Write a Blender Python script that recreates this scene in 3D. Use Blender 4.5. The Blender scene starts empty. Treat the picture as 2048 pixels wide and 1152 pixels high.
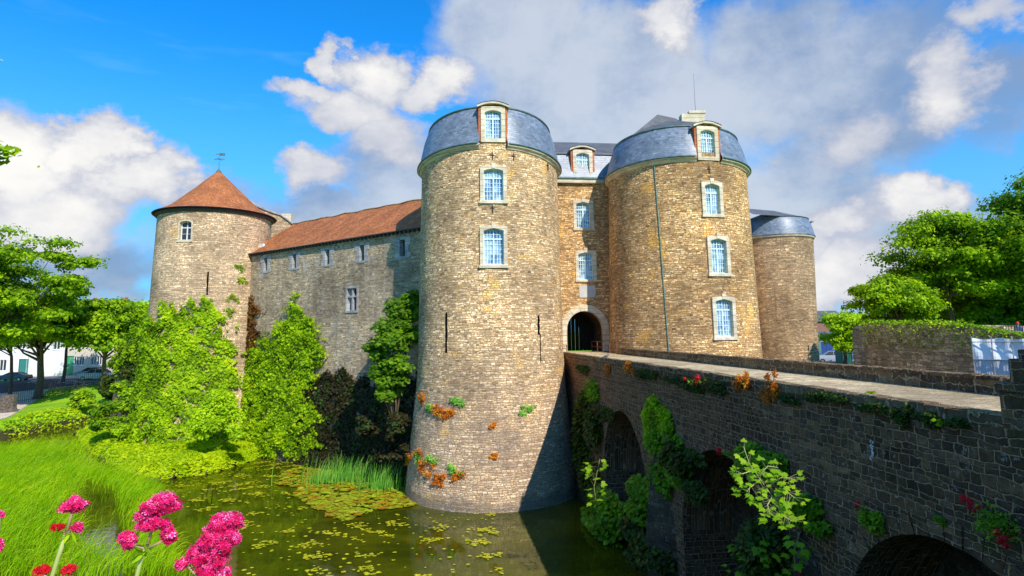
import bpy, math, random
import numpy as np
from mathutils import Vector, Matrix
R = math.radians
random.seed(7); RNG = np.random.default_rng(7)
sc = bpy.context.scene
COL = sc.collection

# ------------------------------------------------------------------ camera calibration (metres; deck of the bridge is z = 0)
F, TH, RO, PX0, PY0 = 1250.0, R(7.6), R(0.7), 1024.0, 500.0
CAM = np.array([0., 0., 1.6])
_fw = np.array([0, math.cos(TH), math.sin(TH)]); _r0 = np.array([1., 0, 0]); _u0 = np.array([0, -math.sin(TH), math.cos(TH)])
_rt = _r0*math.cos(RO) - _u0*math.sin(RO); _up = _u0*math.cos(RO) + _r0*math.sin(RO)
def ray(px, py):
    return _fw + _rt*((px-PX0)/F) - _up*((py-PY0)/F)
def at(px, py, Y):
    d = ray(px, py); return CAM + d*(Y/d[1])
def atz(px, py, z):
    d = ray(px, py); return CAM + d*((z-CAM[2])/d[2])
def atplane(px, py, p, n):
    d = ray(px, py); return CAM + d*(np.dot(np.array(p)-CAM, n)/np.dot(d, n))
def proj(P):
    P = np.asarray(P, float) - CAM
    z = P @ _fw
    return PX0 + F*(P@_rt)/z, PY0 - F*(P@_up)/z
def inpoly(x, y, poly):
    x = np.asarray(x); y = np.asarray(y); ins = np.zeros(x.shape, bool); n = len(poly)
    for i in range(n):
        x1, y1 = poly[i]; x2, y2 = poly[(i+1) % n]
        if y1 == y2: continue
        c = ((y1 > y) != (y2 > y)) & (x < (x2-x1)*(y-y1)/(y2-y1)+x1)
        ins ^= c
    return ins

cam = bpy.data.cameras.new("camera"); camo = bpy.data.objects.new("camera", cam); COL.objects.link(camo)
cam.sensor_width = 36; cam.lens = F/2048*36; cam.shift_y = -(576-PY0)/2048
cam.clip_start = 0.05; cam.clip_end = 4000
camo.matrix_world = Matrix(((_rt[0], _up[0], -_fw[0], 0), (_rt[1], _up[1], -_fw[1], 0), (_rt[2], _up[2], -_fw[2], 1.6), (0, 0, 0, 1)))
sc.camera = camo

# ------------------------------------------------------------------ node helpers
class G:
    def __init__(s, nt): s.nt = nt
    def n(s, typ, ins=None, **props):
        nd = s.nt.nodes.new(typ)
        for k, v in props.items(): setattr(nd, k, v)
        for k, v in (ins or {}).items():
            if isinstance(v, bpy.types.NodeSocket): s.nt.links.new(v, nd.inputs[k])
            else: nd.inputs[k].default_value = v
        return nd
    def math(s, op, a, b=None, c=None, clamp=False):
        ins = {0: a}
        if b is not None: ins[1] = b
        if c is not None: ins[2] = c
        return s.n('ShaderNodeMath', ins, operation=op, use_clamp=clamp).outputs[0]
    def vmath(s, op, a, b=None, out=0):
        ins = {0: a}
        if b is not None: ins[1] = b
        return s.n('ShaderNodeVectorMath', ins, operation=op).outputs[out]
    def noise(s, vec, scale, detail=4, rough=.55, dist=0., out=0):
        return s.n('ShaderNodeTexNoise', {'Vector': vec, 'Scale': scale, 'Detail': detail, 'Roughness': rough, 'Distortion': dist}).outputs[out]
    def ramp(s, fac, stops, interp='LINEAR'):
        nd = s.n('ShaderNodeValToRGB', {0: fac}); cr = nd.color_ramp; cr.interpolation = interp
        while len(cr.elements) < len(stops): cr.elements.new(.5)
        for e, (p, c) in zip(cr.elements, stops):
            e.position = p; e.color = (*c, 1) if len(c) == 3 else c
        return nd.outputs[0]
    def mix(s, fac, a, b, blend='MIX'):
        nd = s.n('ShaderNodeMix', None, data_type='RGBA', blend_type=blend)
        for k, v in ((0, fac), (6, a), (7, b)):
            if isinstance(v, bpy.types.NodeSocket): s.nt.links.new(v, nd.inputs[k])
            else: nd.inputs[k].default_value = v if k == 0 else ((*v, 1) if len(v) == 3 else v)
        return nd.outputs[2]
    def mrange(s, v, a, b, c=0., d=1., smooth=True):
        return s.n('ShaderNodeMapRange', {0: v, 1: a, 2: b, 3: c, 4: d}, interpolation_type='SMOOTHSTEP' if smooth else 'LINEAR').outputs[0]
def newmat(name):
    m = bpy.data.materials.new(name); m.use_nodes = True; nt = m.node_tree; nt.nodes.clear()
    g = G(nt); out = g.n('ShaderNodeOutputMaterial'); b = g.n('ShaderNodeBsdfPrincipled')
    nt.links.new(b.outputs[0], out.inputs[0]); return m, g, b, out
def setc(g, b, key, v):
    if isinstance(v, bpy.types.NodeSocket): g.nt.links.new(v, b.inputs[key])
    else: b.inputs[key].default_value = (*v, 1) if isinstance(v, tuple) and len(v) == 3 else v
def bump(g, b, h, strength=.5, dist=.05):
    nd = g.n('ShaderNodeBump', {'Height': h, 'Strength': strength, 'Distance': dist}); g.nt.links.new(nd.outputs[0], b.inputs['Normal'])

def plain(name, col, rough=.6, metal=0., spec=.5, var=.15, scale=3.):
    m, g, b, o = newmat(name)
    tc = g.n('ShaderNodeTexCoord').outputs['Object']
    nz = g.noise(tc, scale, 5)
    c = g.mix(g.mrange(nz, .3, .7), tuple(x*(1-var) for x in col), tuple(min(1, x*(1+var)) for x in col))
    setc(g, b, 'Base Color', c); setc(g, b, 'Roughness', rough); setc(g, b, 'Metallic', metal); setc(g, b, 'Specular IOR Level', spec)
    return m

def stone(name, cols, mortar, sw, sh, rnd=.75, patches=None, grime=None, lichen=0., bstr=.8, bdist=.06, mw=.07, fine=.36, streak=0., gain=1., wobble=2.6, jag=1.15):
    """coursed rubble masonry on metre UVs: a cell per stone, joints, weathering"""
    m, g, b, o = newmat(name)
    uv = g.n('ShaderNodeUVMap').outputs[0]
    pos = g.n('ShaderNodeNewGeometry').outputs['Position']
    us = g.n('ShaderNodeSeparateXYZ', {0: uv}).outputs
    wob = g.math('SUBTRACT', g.noise(g.vmath('MULTIPLY', uv, (.9, 2.2, 0)), 1., 3), .5)
    wob2 = g.math('SUBTRACT', g.noise(uv, 5., 3), .5)
    vv = g.math('ADD', g.math('DIVIDE', us[1], sh), g.math('ADD', g.math('MULTIPLY', wob, wobble), g.math('MULTIPLY', wob2, jag)))
    vv = g.math('ADD', vv, g.math('MULTIPLY', g.math('SINE', g.math('MULTIPLY', vv, 2.1)), .22))
    row = g.math('FLOOR', vv); fv = g.math('SUBTRACT', vv, row)
    rh = g.n('ShaderNodeTexWhiteNoise', {'W': row}, noise_dimensions='1D').outputs[0]
    wscale = g.math('ADD', .65, g.math('MULTIPLY', rh, .8))
    W = g.math('ADD', g.math('ADD', g.math('MULTIPLY', g.math('DIVIDE', us[0], sw), wscale), g.math('MULTIPLY', wob2, .35)), g.math('MULTIPLY', rh, 713.))
    vc = g.n('ShaderNodeTexVoronoi', {'W': W, 'Scale': 1., 'Randomness': rnd}, voronoi_dimensions='1D', feature='F1')
    v1 = g.n('ShaderNodeTexVoronoi', {'W': W, 'Scale': 1., 'Randomness': rnd}, voronoi_dimensions='1D', feature='DISTANCE_TO_EDGE')
    hz = g.math('MINIMUM', fv, g.math('SUBTRACT', 1., fv))
    dist = g.math('MINIMUM', g.math('MULTIPLY', v1.outputs['Distance'], sw/sh*.8), hz)
    sep = g.n('ShaderNodeSeparateColor', {0: vc.outputs['Color']}).outputs
    k = len(cols)
    base = g.ramp(sep[0], [(i/(k-1), c) for i, c in enumerate(cols)])
    base = g.mix(1., base, g.ramp(sep[1], [(0, (.72, .72, .72)), (1, (1.24, 1.24, 1.24))]), 'MULTIPLY')
    if patches:
        for (pc, psc, lo, hi) in patches:
            base = g.mix(g.mrange(g.noise(pos, psc, 4, .6), lo, hi), base, pc)
    fn = g.noise(pos, 9., 6, .7)
    base = g.mix(1., base, g.ramp(fn, [(.25, (1-fine*1.6,)*3), (.75, (1+fine,)*3)]), 'MULTIPLY')
    med = g.noise(pos, .8, 5, .65)
    big = g.noise(pos, .23, 4, .6)
    base = g.mix(1., base, g.ramp(big, [(.34, (.62, .61, .62)), (.5, (.98, .98, .98)), (.66, (1.26, 1.26, 1.26))]), 'MULTIPLY')
    dst = g.noise(g.vmath('MULTIPLY', pos, (1.6, 1.6, .1)), 1., 5, .65)
    base = g.mix(g.math('MULTIPLY', g.mrange(dst, .54, .74), .45), base, (.09, .075, .06))
    zw = g.n('ShaderNodeSeparateXYZ', {0: pos}).outputs[2]
    base = g.mix(g.math('MULTIPLY', g.mrange(g.math('ADD', zw, g.math('MULTIPLY', g.math('SUBTRACT', med, .5), 1.5)), -9.1, -9.8), .8), base, (.025, .028, .012))
    base = g.mix(1., base, g.ramp(med, [(.3, (.72, .72, .74)), (.7, (1.18, 1.16, 1.1))]), 'MULTIPLY')
    edge = g.mrange(g.math('ADD', dist, g.math('MULTIPLY', g.math('SUBTRACT', fn, .5), .12)), mw*.4, mw*1.7)
    base = g.mix(edge, mortar, base)
    z = g.n('ShaderNodeSeparateXYZ', {0: pos}).outputs[2]
    if streak:
        st = g.noise(g.vmath('MULTIPLY', pos, (2.2, 2.2, .12)), 1., 4, .6)
        base = g.mix(g.math('MULTIPLY', g.mrange(st, .52, .75), streak), base, (.42, .42, .44))
    if grime:
        z0, z1, gc, amt = grime
        zz = g.math('ADD', z, g.math('MULTIPLY', g.math('SUBTRACT', g.noise(pos, .45, 5, .65), .5), 9.))
        base = g.mix(g.math('MULTIPLY', g.mrange(zz, z0, z1), amt), base, g.mix(.55, gc, base, 'MIX'))
        if lichen:
            li = g.mrange(g.noise(pos, 5., 6, .75), .56, .66)
            base = g.mix(g.math('MULTIPLY', g.math('MULTIPLY', li, g.mrange(zz, z0, z1)), lichen), base, (.5, .5, .52))
    elif lichen:
        li = g.mrange(g.noise(pos, 6., 7, .78), .57, .66)
        base = g.mix(g.math('MULTIPLY', li, lichen), base, (.45, .46, .5))
    if not isinstance(gain, tuple): gain = (gain*1.04, gain, gain*.9)
    base = g.mix(1., base, gain, 'MULTIPLY')
    setc(g, b, 'Base Color', base); setc(g, b, 'Roughness', .92); setc(g, b, 'Specular IOR Level', .2)
    h = g.math('ADD', g.math('MULTIPLY', edge, g.math('ADD', .55, g.math('MULTIPLY', sep[2], .6))), g.math('MULTIPLY', fn, .5))
    bump(g, b, h, bstr, bdist)
    return m

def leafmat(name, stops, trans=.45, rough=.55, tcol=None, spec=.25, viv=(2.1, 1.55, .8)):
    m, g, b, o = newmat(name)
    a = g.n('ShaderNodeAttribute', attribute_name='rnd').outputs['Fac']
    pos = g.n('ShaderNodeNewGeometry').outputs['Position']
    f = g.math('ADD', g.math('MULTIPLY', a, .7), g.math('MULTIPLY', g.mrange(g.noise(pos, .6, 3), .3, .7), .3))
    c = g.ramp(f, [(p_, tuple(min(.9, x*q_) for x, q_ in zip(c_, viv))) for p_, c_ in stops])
    setc(g, b, 'Base Color', c); setc(g, b, 'Roughness', rough); setc(g, b, 'Specular IOR Level', spec)
    t = g.n('ShaderNodeBsdfTranslucent', {0: g.mix(1., c, tcol or (1.25, 1.3, .6), 'MULTIPLY')})
    mx = g.n('ShaderNodeMixShader', {0: trans, 1: b.outputs[0], 2: t.outputs[0]})
    g.nt.links.new(mx.outputs[0], o.inputs[0])
    return m

# ------------------------------------------------------------------ mesh helpers
ORG = {}
class MB:
    def __init__(s): s.v = []; s.f = []; s.uv = []; s.mi = []; s.cur = 0
    def add(s, vs, fs, uvs=None, mi=None):
        o = len(s.v); s.v += [tuple(map(float, p)) for p in vs]
        for i, f in enumerate(fs):
            s.f.append(tuple(o+j for j in f)); s.uv.append(None if uvs is None else uvs[i]); s.mi.append(s.cur if mi is None else mi)
    def box(s, O, t, n, u, x, z, d, taper=0.):
        """box in a local frame: x range along t, z range along u, d range along n (n outwards)"""
        O, t, n, u = map(np.asarray, (O, t, n, u)); P = []
        for dd in d:
            for zz in z:
                for xx in x:
                    k = taper if zz == z[1] else 0
                    xc = xx + (k if xx == x[0] else -k)
                    P.append(O + t*xc + u*zz + n*dd)
        s.add(P, [(0, 1, 3, 2), (4, 6, 7, 5), (0, 2, 6, 4), (1, 5, 7, 3), (0, 4, 5, 1), (2, 3, 7, 6)])
    def abox(s, x0, x1, y0, y1, z0, z1):
        s.box((0, 0, 0), (1, 0, 0), (0, 1, 0), (0, 0, 1), (x0, x1), (z0, z1), (y0, y1))
    def tube(s, pts, rad, seg=6, cap=True):
        pts = [np.array(p, float) for p in pts]
        if not hasattr(rad, '__len__'): rad = [rad]*len(pts)
        rings = []; prev = None
        for i, p in enumerate(pts):
            a = pts[min(i+1, len(pts)-1)] - pts[max(i-1, 0)]; a /= (np.linalg.norm(a)+1e-9)
            if prev is None:
                r = np.cross(a, (0, 0, 1)) if abs(a[2]) < .9 else np.cross(a, (1, 0, 0))
            else: r = prev - a*np.dot(prev, a)
            r /= (np.linalg.norm(r)+1e-9); prev = r; q = np.cross(a, r)
            rings.append([p + (r*math.cos(2*math.pi*k/seg)+q*math.sin(2*math.pi*k/seg))*rad[i] for k in range(seg)])
        vs = [v for ring in rings for v in ring]; fs = []; uvs = []
        L = 0
        for i in range(len(pts)-1):
            l2 = L + float(np.linalg.norm(pts[i+1]-pts[i]))
            for k in range(seg):
                k2 = (k+1) % seg; fs.append((i*seg+k, i*seg+k2, (i+1)*seg+k2, (i+1)*seg+k))
                c = 2*math.pi*rad[i]/seg; uvs.append([(k*c, L), ((k+1)*c, L), ((k+1)*c, l2), (k*c, l2)])
            L = l2
        if cap:
            fs.append(tuple(range(seg))[::-1]); uvs.append([(0, 0)]*seg)
            fs.append(tuple((len(pts)-1)*seg+k for k in range(seg))); uvs.append([(0, 0)]*seg)
        s.add(vs, fs, uvs)
    def ring(s, outer, inner, O, t, n, u, d0, d1, closed=True, back=False):
        """a frame between two outlines of the same length: front face at d1, sides down to d0"""
        O, t, n, u = map(np.asarray, (O, t, n, u)); k = len(outer)
        def P(q, d): return O + t*q[0] + u*q[1] + n*d
        vs = [P(q, d1) for q in outer] + [P(q, d1) for q in inner] + [P(q, d0) for q in outer] + [P(q, d0) for q in inner]
        fs = []
        for i in range(k if closed else k-1):
            j = (i+1) % k
            fs += [(i, j, k+j, k+i), (2*k+i, 2*k+j, j, i), (k+i, k+j, 3*k+j, 3*k+i)]
            if back: fs.append((2*k+j, 2*k+i, 3*k+i, 3*k+j))
        s.add(vs, fs)
    def poly(s, pts): s.add(pts, [tuple(range(len(pts)))])
    def lathe(s, prof, c, a0=0., a1=2*math.pi, nseg=96, holes=(), uoff=0.):
        """prof: [(z, r)] upward; angle 0 faces -Y, positive to +X; holes: (phi, z0, z1, halfwidth)"""
        zs = [p[0] for p in prof]; rs = [p[1] for p in prof]
        rz = lambda z: float(np.interp(z, zs, rs))
        A = list(np.linspace(a0, a1, nseg+1)); Z = list(zs)
        H = []
        for (ph, z0, z1, hw) in holes:
            da = hw/rz((z0+z1)/2); H.append((ph-da, ph+da, z0, z1)); A += [ph-da, ph+da]; Z += [z0, z1]
        A = sorted(A); Z = sorted(set(Z))
        A2 = [A[0]]
        for a in A[1:]:
            if a-A2[-1] > 1e-5: A2.append(a)
        A = A2
        base = len(s.v); rb = rs[0] if rs[0] > 0 else 1
        rm = sum(rs)/len(rs)
        for z in Z:
            r = rz(z)
            for a in A: s.v.append((c[0]+r*math.sin(a), c[1]-r*math.cos(a), z))
        na = len(A)
        for i in range(len(Z)-1):
            zm = (Z[i]+Z[i+1])/2
            for j in range(na-1):
                am = (A[j]+A[j+1])/2
                if any(h[0] < am < h[1] and h[2] < zm < h[3] for h in H): continue
                s.f.append((base+i*na+j, base+i*na+j+1, base+(i+1)*na+j+1, base+(i+1)*na+j)); s.mi.append(s.cur)
                s.uv.append([(A[j]*rm+uoff, Z[i]), (A[j+1]*rm+uoff, Z[i]), (A[j+1]*rm+uoff, Z[i+1]), (A[j]*rm+uoff, Z[i+1])])
    def wall(s, O, t, n, x0, x1, z0, z1, holes=(), prof=None, uoff=0.):
        """flat wall with rectangular holes (x0,x1,z0,z1); prof(z) pushes it outwards"""
        O, t, n = map(np.asarray, (O, t, n)); X = sorted({x0, x1, *[h[0] for h in holes], *[h[1] for h in holes]})
        Z = {z0, z1, *[h[2] for h in holes], *[h[3] for h in holes]}
        if prof: Z |= set(np.linspace(z0, z1, 24))
        Z = sorted(Z); base = len(s.v); nx = len(X)
        for z in Z:
            for x in X: s.v.append(tuple(O + t*x + n*(prof(z) if prof else 0) + np.array([0, 0, z])))
        for i in range(len(Z)-1):
            for j in range(nx-1):
                xm, zm = (X[j]+X[j+1])/2, (Z[i]+Z[i+1])/2
                if any(h[0] < xm < h[1] and h[2] < zm < h[3] for h in holes): continue
                s.f.append((base+i*nx+j, base+i*nx+j+1, base+(i+1)*nx+j+1, base+(i+1)*nx+j)); s.mi.append(s.cur)
                s.uv.append([(X[j]+uoff, Z[i]), (X[j+1]+uoff, Z[i]), (X[j+1]+uoff, Z[i+1]), (X[j]+uoff, Z[i+1])])
    def build(s, name, mat, parent=None, smooth=False, bevel=0., loc=None):
        me = bpy.data.meshes.new(name)
        V = np.array(s.v, float)
        if parent is not None: org = ORG[parent.name]
        elif loc is not None: org = np.array(loc, float)
        else: org = np.array([V[:, 0].mean(), V[:, 1].mean(), V[:, 2].min()])
        me.from_pydata((V-org).tolist(), [], s.f)
        for m in (mat if isinstance(mat, (list, tuple)) else [mat]): me.materials.append(m)
        uvl = me.uv_layers.new(name='UVMap')
        data = np.zeros((len(me.loops), 2)); li = 0
        for f, uv in zip(s.f, s.uv):
            k = len(f)
            if uv is None:
                P = V[list(f)]; nn = np.zeros(3)
                for a in range(k): nn += np.cross(P[a]-P[0], P[(a+1) % k]-P[0])
                l = np.linalg.norm(nn); nn = nn/l if l > 0 else np.array([0, 0, 1.])
                if abs(nn[2]) > .75: uv = P[:, :2]
                else:
                    h = np.array([-nn[1], nn[0], 0]); h /= (np.linalg.norm(h)+1e-9)
                    uv = np.stack([P@h, P[:, 2]/max(.3, math.sqrt(max(0, 1-nn[2]**2)))], 1)
            data[li:li+k] = uv; li += k
        uvl.data.foreach_set('uv', data.ravel())
        me.polygons.foreach_set('material_index', s.mi)
        me.polygons.foreach_set('use_smooth', [smooth]*len(s.f))
        me.update()
        o = bpy.data.objects.new(name, me); COL.objects.link(o)
        if parent is not None: o.parent = parent
        else: o.location = org
        ORG[o.name] = org
        if bevel:
            bm = o.modifiers.new('bevel', 'BEVEL'); bm.width = bevel; bm.segments = 2; bm.limit_method = 'ANGLE'
        return o
def empty(name, loc):
    o = bpy.data.objects.new(name, None); COL.objects.link(o); o.location = loc; o.empty_display_size = .2; ORG[o.name] = np.array(loc, float); return o
def tag(o, label=None, cat=None, group=None, kind=None):
    for k, v in (('label', label), ('category', cat), ('group', group), ('kind', kind)):
        if v: o[k] = v
    return o
def thing(name, loc, label, cat, group=None): return tag(empty(name, loc), label, cat, group)

def fast_mesh(name, V, Fq, mat, parent=None, rnd=None, loc=None, smooth=False):
    """V (N,3); Fq (M,k) equal-size faces; rnd per vertex"""
    V = np.asarray(V, np.float64); Fq = np.asarray(Fq, np.int32)
    if parent is not None: org = ORG[parent.name]
    else: org = np.array(loc if loc is not None else [V[:, 0].mean(), V[:, 1].mean(), V[:, 2].min()], float)
    me = bpy.data.meshes.new(name); k = Fq.shape[1]
    me.vertices.add(len(V)); me.vertices.foreach_set('co', (V-org).astype(np.float32).ravel())
    me.loops.add(Fq.size); me.loops.foreach_set('vertex_index', Fq.ravel())
    me.polygons.add(len(Fq)); me.polygons.foreach_set('loop_start', np.arange(0, Fq.size, k, dtype=np.int32))
    me.update(calc_edges=True); me.validate()
    if smooth: me.polygons.foreach_set('use_smooth', [True]*len(me.polygons))
    if rnd is not None:
        a = me.attributes.new('rnd', 'FLOAT', 'POINT'); a.data.foreach_set('value', np.asarray(rnd, np.float32))
    me.materials.append(mat)
    o = bpy.data.objects.new(name, me); COL.objects.link(o)
    if parent is not None: o.parent = parent
    else: o.location = org
    ORG[o.name] = org
    return o
def unit(a): return a/(np.linalg.norm(a, axis=-1, keepdims=True)+1e-9)
def leaf_arrays(C, Nn, size, aspect=.62, fold=.25, droop=None, rnd=None, rng=RNG):
    """one folded leaf (two quads) per centre; Nn leaf normals"""
    n = len(C); Nn = unit(Nn); size = np.broadcast_to(size, (n,))[:, None]
    r = unit(rng.normal(size=(n, 3)))
    if droop is not None: r = unit(r*.7 + np.array(droop))
    T = unit(r - Nn*(r*Nn).sum(1, keepdims=True)); B = np.cross(Nn, T)
    a = C - T*size*.5; t = C + T*size*.5
    m = C + Nn*size*fold*.3
    l = C + B*size*aspect*.5 + T*size*.02; rr = C - B*size*aspect*.5 + T*size*.02
    V = np.stack([a, rr, t, l, m], 1).reshape(-1, 3)
    i = (np.arange(n)*5)[:, None]
    Fq = np.concatenate([i+np.array([0, 1, 4]), i+np.array([1, 2, 4]), i+np.array([2, 3, 4]), i+np.array([3, 0, 4])], 0)
    rv = rng.random(n) if rnd is None else rnd
    return V, Fq, np.repeat(rv, 5)
def join_arrays(parts):
    V = []; Fq = []; Rr = []; o = 0
    for v, f, r in parts: V.append(v); Fq.append(f+o); Rr.append(r); o += len(v)
    return np.concatenate(V), np.concatenate(Fq), np.concatenate(Rr)
# ------------------------------------------------------------------ materials
GOLD = [(.20, .13, .065), (.46, .34, .17), (.38, .28, .16), (.60, .47, .27), (.30, .21, .115), (.52, .41, .25), (.66, .56, .38)]
M_gold = stone('golden_rubble', GOLD, (.22, .17, .10), .30, .108, .85, patches=[((.62, .42, .13), .55, .58, .72)], grime=(1.5, -7., (.17, .155, .14), .85), lichen=.45, bstr=1., bdist=.08, gain=(2.35, 2.07, 1.92), mw=.12)
ORNG = [(.19, .115, .05), (.44, .30, .13), (.35, .24, .12), (.56, .41, .20), (.27, .175, .085), (.48, .36, .19), (.60, .49, .30)]
M_orange = stone('orange_rubble', ORNG, (.19, .14, .08), .30, .108, .85, patches=[((.58, .36, .09), .5, .57, .72)], bstr=1., bdist=.08, gain=(2.25, 1.92, 1.68), mw=.12)
M_far = stone('pale_rubble', [(.36, .28, .19), (.56, .46, .32), (.47, .38, .26), (.66, .56, .41), (.58, .47, .30)], (.34, .27, .18), .36, .13, .85, patches=[((.6, .42, .16), .3, .6, .75)], bstr=1., bdist=.09, gain=(1.75, 1.5, 1.3), mw=.1)
M_rear = stone('rear_rubble', [(.22, .165, .10), (.36, .28, .18), (.30, .23, .15), (.44, .36, .24), (.38, .29, .18)], (.22, .17, .11), .42, .15, .8, bstr=1., bdist=.09, gain=(1.8, 1.55, 1.35), mw=.1)
M_curtain = stone('curtain_rubble', [(.19, .155, .115), (.36, .30, .22), (.28, .24, .18), (.47, .41, .31), (.36, .31, .22), (.42, .35, .22)], (.25, .21, .16), .34, .12, .8, patches=[((.42, .43, .46), .35, .56, .74)], lichen=.35, bstr=.9, bdist=.07, streak=.35, gain=(1.75, 1.55, 1.35), mw=.1)
M_bridge = stone('dark_bridge_rubble', [(.05, .036, .028), (.12, .08, .05), (.07, .054, .046), (.18, .125, .08), (.06, .044, .032), (.15, .10, .062)], (.30, .225, .15), .36, .165, .85, patches=[((.03, .05, .012), .5, .56, .72), ((.09, .055, .02), .9, .64, .78)], lichen=.5, bstr=1., bdist=.09, mw=.08, gain=(1.7, 1.3, 1.0), wobble=1.3, jag=.7)  # stone colours kept dark to paint the shadow on the bridge face
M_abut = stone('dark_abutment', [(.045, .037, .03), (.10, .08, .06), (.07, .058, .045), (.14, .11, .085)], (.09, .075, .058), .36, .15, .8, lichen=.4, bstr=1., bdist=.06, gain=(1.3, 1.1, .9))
M_parapet = stone('brown_parapet', [(.07, .045, .028), (.16, .10, .055), (.11, .075, .045), (.22, .15, .08)], (.30, .22, .13), .55, .24, .7, patches=[((.16, .14, .04), .9, .6, .75)], lichen=.3, bstr=1., bdist=.05, gain=1.35)
M_deck = stone('cobbled_deck', [(.56, .47, .33), (.72, .62, .46), (.62, .53, .39), (.80, .71, .55)], (.36, .29, .18), .16, .42, .45, patches=[((.30, .30, .14), 1.6, .66, .8)], bstr=.9, bdist=.03, mw=.05, gain=(1.25, 1.12, .9))
M_moatwall = stone('grey_moat_rubble', [(.10, .085, .06), (.22, .185, .13), (.16, .135, .095), (.30, .26, .19), (.2, .165, .1)], (.13, .11, .08), .45, .17, .9, patches=[((.07, .09, .03), .7, .6, .75)], bstr=1., bdist=.09, gain=2.3)
M_ruin = stone('ruin_rubble', [(.14, .10, .06), (.24, .19, .13), (.18, .15, .11), (.32, .25, .17)], (.13, .10, .07), .4, .17, .85, patches=[((.25, .15, .06), .9, .55, .7)], bstr=1., bdist=.08)

def ashlar(name, c0, c1, sc_=1.2):
    m, g, b, o = newmat(name)
    uv = g.n('ShaderNodeUVMap').outputs[0]; pos = g.n('ShaderNodeNewGeometry').outputs['Position']
    n1 = g.noise(pos, sc_, 5, .65); n2 = g.noise(pos, 12., 5, .7)
    c = g.mix(g.mrange(n1, .35, .68), c0, c1)
    c = g.mix(1., c, g.ramp(n2, [(.3, (.82, .82, .82)), (.7, (1.1, 1.1, 1.1))]), 'MULTIPLY')
    z = g.n('ShaderNodeSeparateXYZ', {0: pos}).outputs[2]
    j = g.math('ABSOLUTE', g.math('SUBTRACT', g.math('FRACT', g.math('MULTIPLY', z, 2.2)), .5))
    c = g.mix(g.mrange(j, .45, .485), c, tuple(x*.45 for x in c0))
    setc(g, b, 'Base Color', c); setc(g, b, 'Roughness', .85); setc(g, b, 'Specular IOR Level', .25)
    bump(g, b, n2, .4, .03); return m
M_lime = ashlar('pale_limestone', (.58, .48, .33), (.84, .72, .52))
M_limegrey = ashlar('grey_limestone', (.34, .32, .31), (.56, .52, .48))
M_voussoir = ashlar('voussoir_limestone', (.60, .50, .34), (.82, .70, .50), 2.5)

def rows_mat(name, cols, row, wid, rough, spec, moss=None, rowdark=.55, bstr=.5):
    """slates or tiles laid in rows on metre UVs"""
    m, g, b, o = newmat(name)
    uv = g.n('ShaderNodeUVMap').outputs[0]; pos = g.n('ShaderNodeNewGeometry').outputs['Position']
    br = g.n('ShaderNodeTexBrick', {'Vector': uv, 'Color1': (0, 0, 0, 1), 'Color2': (1, 1, 1, 1), 'Mortar': (.5, .5, .5, 1), 'Scale': 1., 'Mortar Size': .008, 'Mortar Smooth': .2, 'Bias': 0., 'Brick Width': wid, 'Row Height': row}, offset=.5)
    s = g.n('ShaderNodeSeparateXYZ', {0: uv}).outputs
    fr = g.math('FRACT', g.math('DIVIDE', s[1], row))
    c = g.ramp(g.n('ShaderNodeSeparateColor', {0: br.outputs[0]}).outputs[0], [(i/(len(cols)-1), q) for i, q in enumerate(cols)])
    c = g.mix(1., c, g.ramp(fr, [(0, (rowdark,)*3), (.22, (1, 1, 1)), (1, (1.06,)*3)]), 'MULTIPLY')
    c = g.mix(1., c, g.ramp(g.noise(pos, .7, 6, .68), [(.3, (.68, .68, .68)), (.7, (1.25, 1.25, 1.25))]), 'MULTIPLY')
    c = g.mix(1., c, g.ramp(g.noise(pos, 7., 5, .7), [(.3, (.82, .82, .82)), (.7, (1.15, 1.15, 1.15))]), 'MULTIPLY')
    if moss: c = g.mix(g.mrange(g.noise(pos, moss[1], 5, .7), moss[2], moss[3]), c, moss[0])
    setc(g, b, 'Base Color', c); setc(g, b, 'Roughness', rough); setc(g, b, 'Specular IOR Level', spec)
    bump(g, b, g.math('ADD', fr, g.math('MULTIPLY', g.noise(pos, 6., 3), .6)), bstr, .025)
    return m
M_slate = rows_mat('blue_slate', [(.12, .15, .20), (.21, .25, .31), (.16, .195, .25), (.27, .31, .38)], .17, .3, .42, .6)
M_slatetop = rows_mat('grey_slate', [(.10, .105, .11), (.15, .15, .155), (.13, .125, .12)], .2, .3, .6, .4, moss=((.22, .17, .08), .5, .6, .78))
M_tile = rows_mat('red_clay_tile', [(.28, .09, .035), (.48, .17, .06), (.37, .12, .045), (.56, .22, .08)], .17, .2, .8, .2, moss=((.15, .115, .03), .28, .60, .76), bstr=.8)
M_tileedge = plain('mossy_tile_edge', (.42, .17, .02), .9, var=.5, scale=4)
M_brick = rows_mat('orange_brick', [(.42, .12, .045), (.55, .17, .06), (.36, .10, .04)], .075, .22, .85, .2, rowdark=.8)
M_lead = plain('green_copper_gutter', (.12, .19, .17), .5, .4, var=.3)
M_zinc = plain('green_zinc_pipe', (.16, .27, .22), .5, .3, var=.2)
M_frame = plain('pale_green_paint', (.70, .86, .78), .45, var=.08)
M_white = plain('white_paint', (.8, .8, .78), .5, var=.05)
M_black = plain('black_void', (.008, .007, .006), .95, spec=.05)
M_dark = plain('dark_timber', (.02, .015, .012), .8, spec=.1)
M_iron = plain('black_iron', (.02, .02, .022), .5, .6)
M_rust = plain('rusty_iron', (.20, .075, .03), .8, .2, var=.4)
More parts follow.
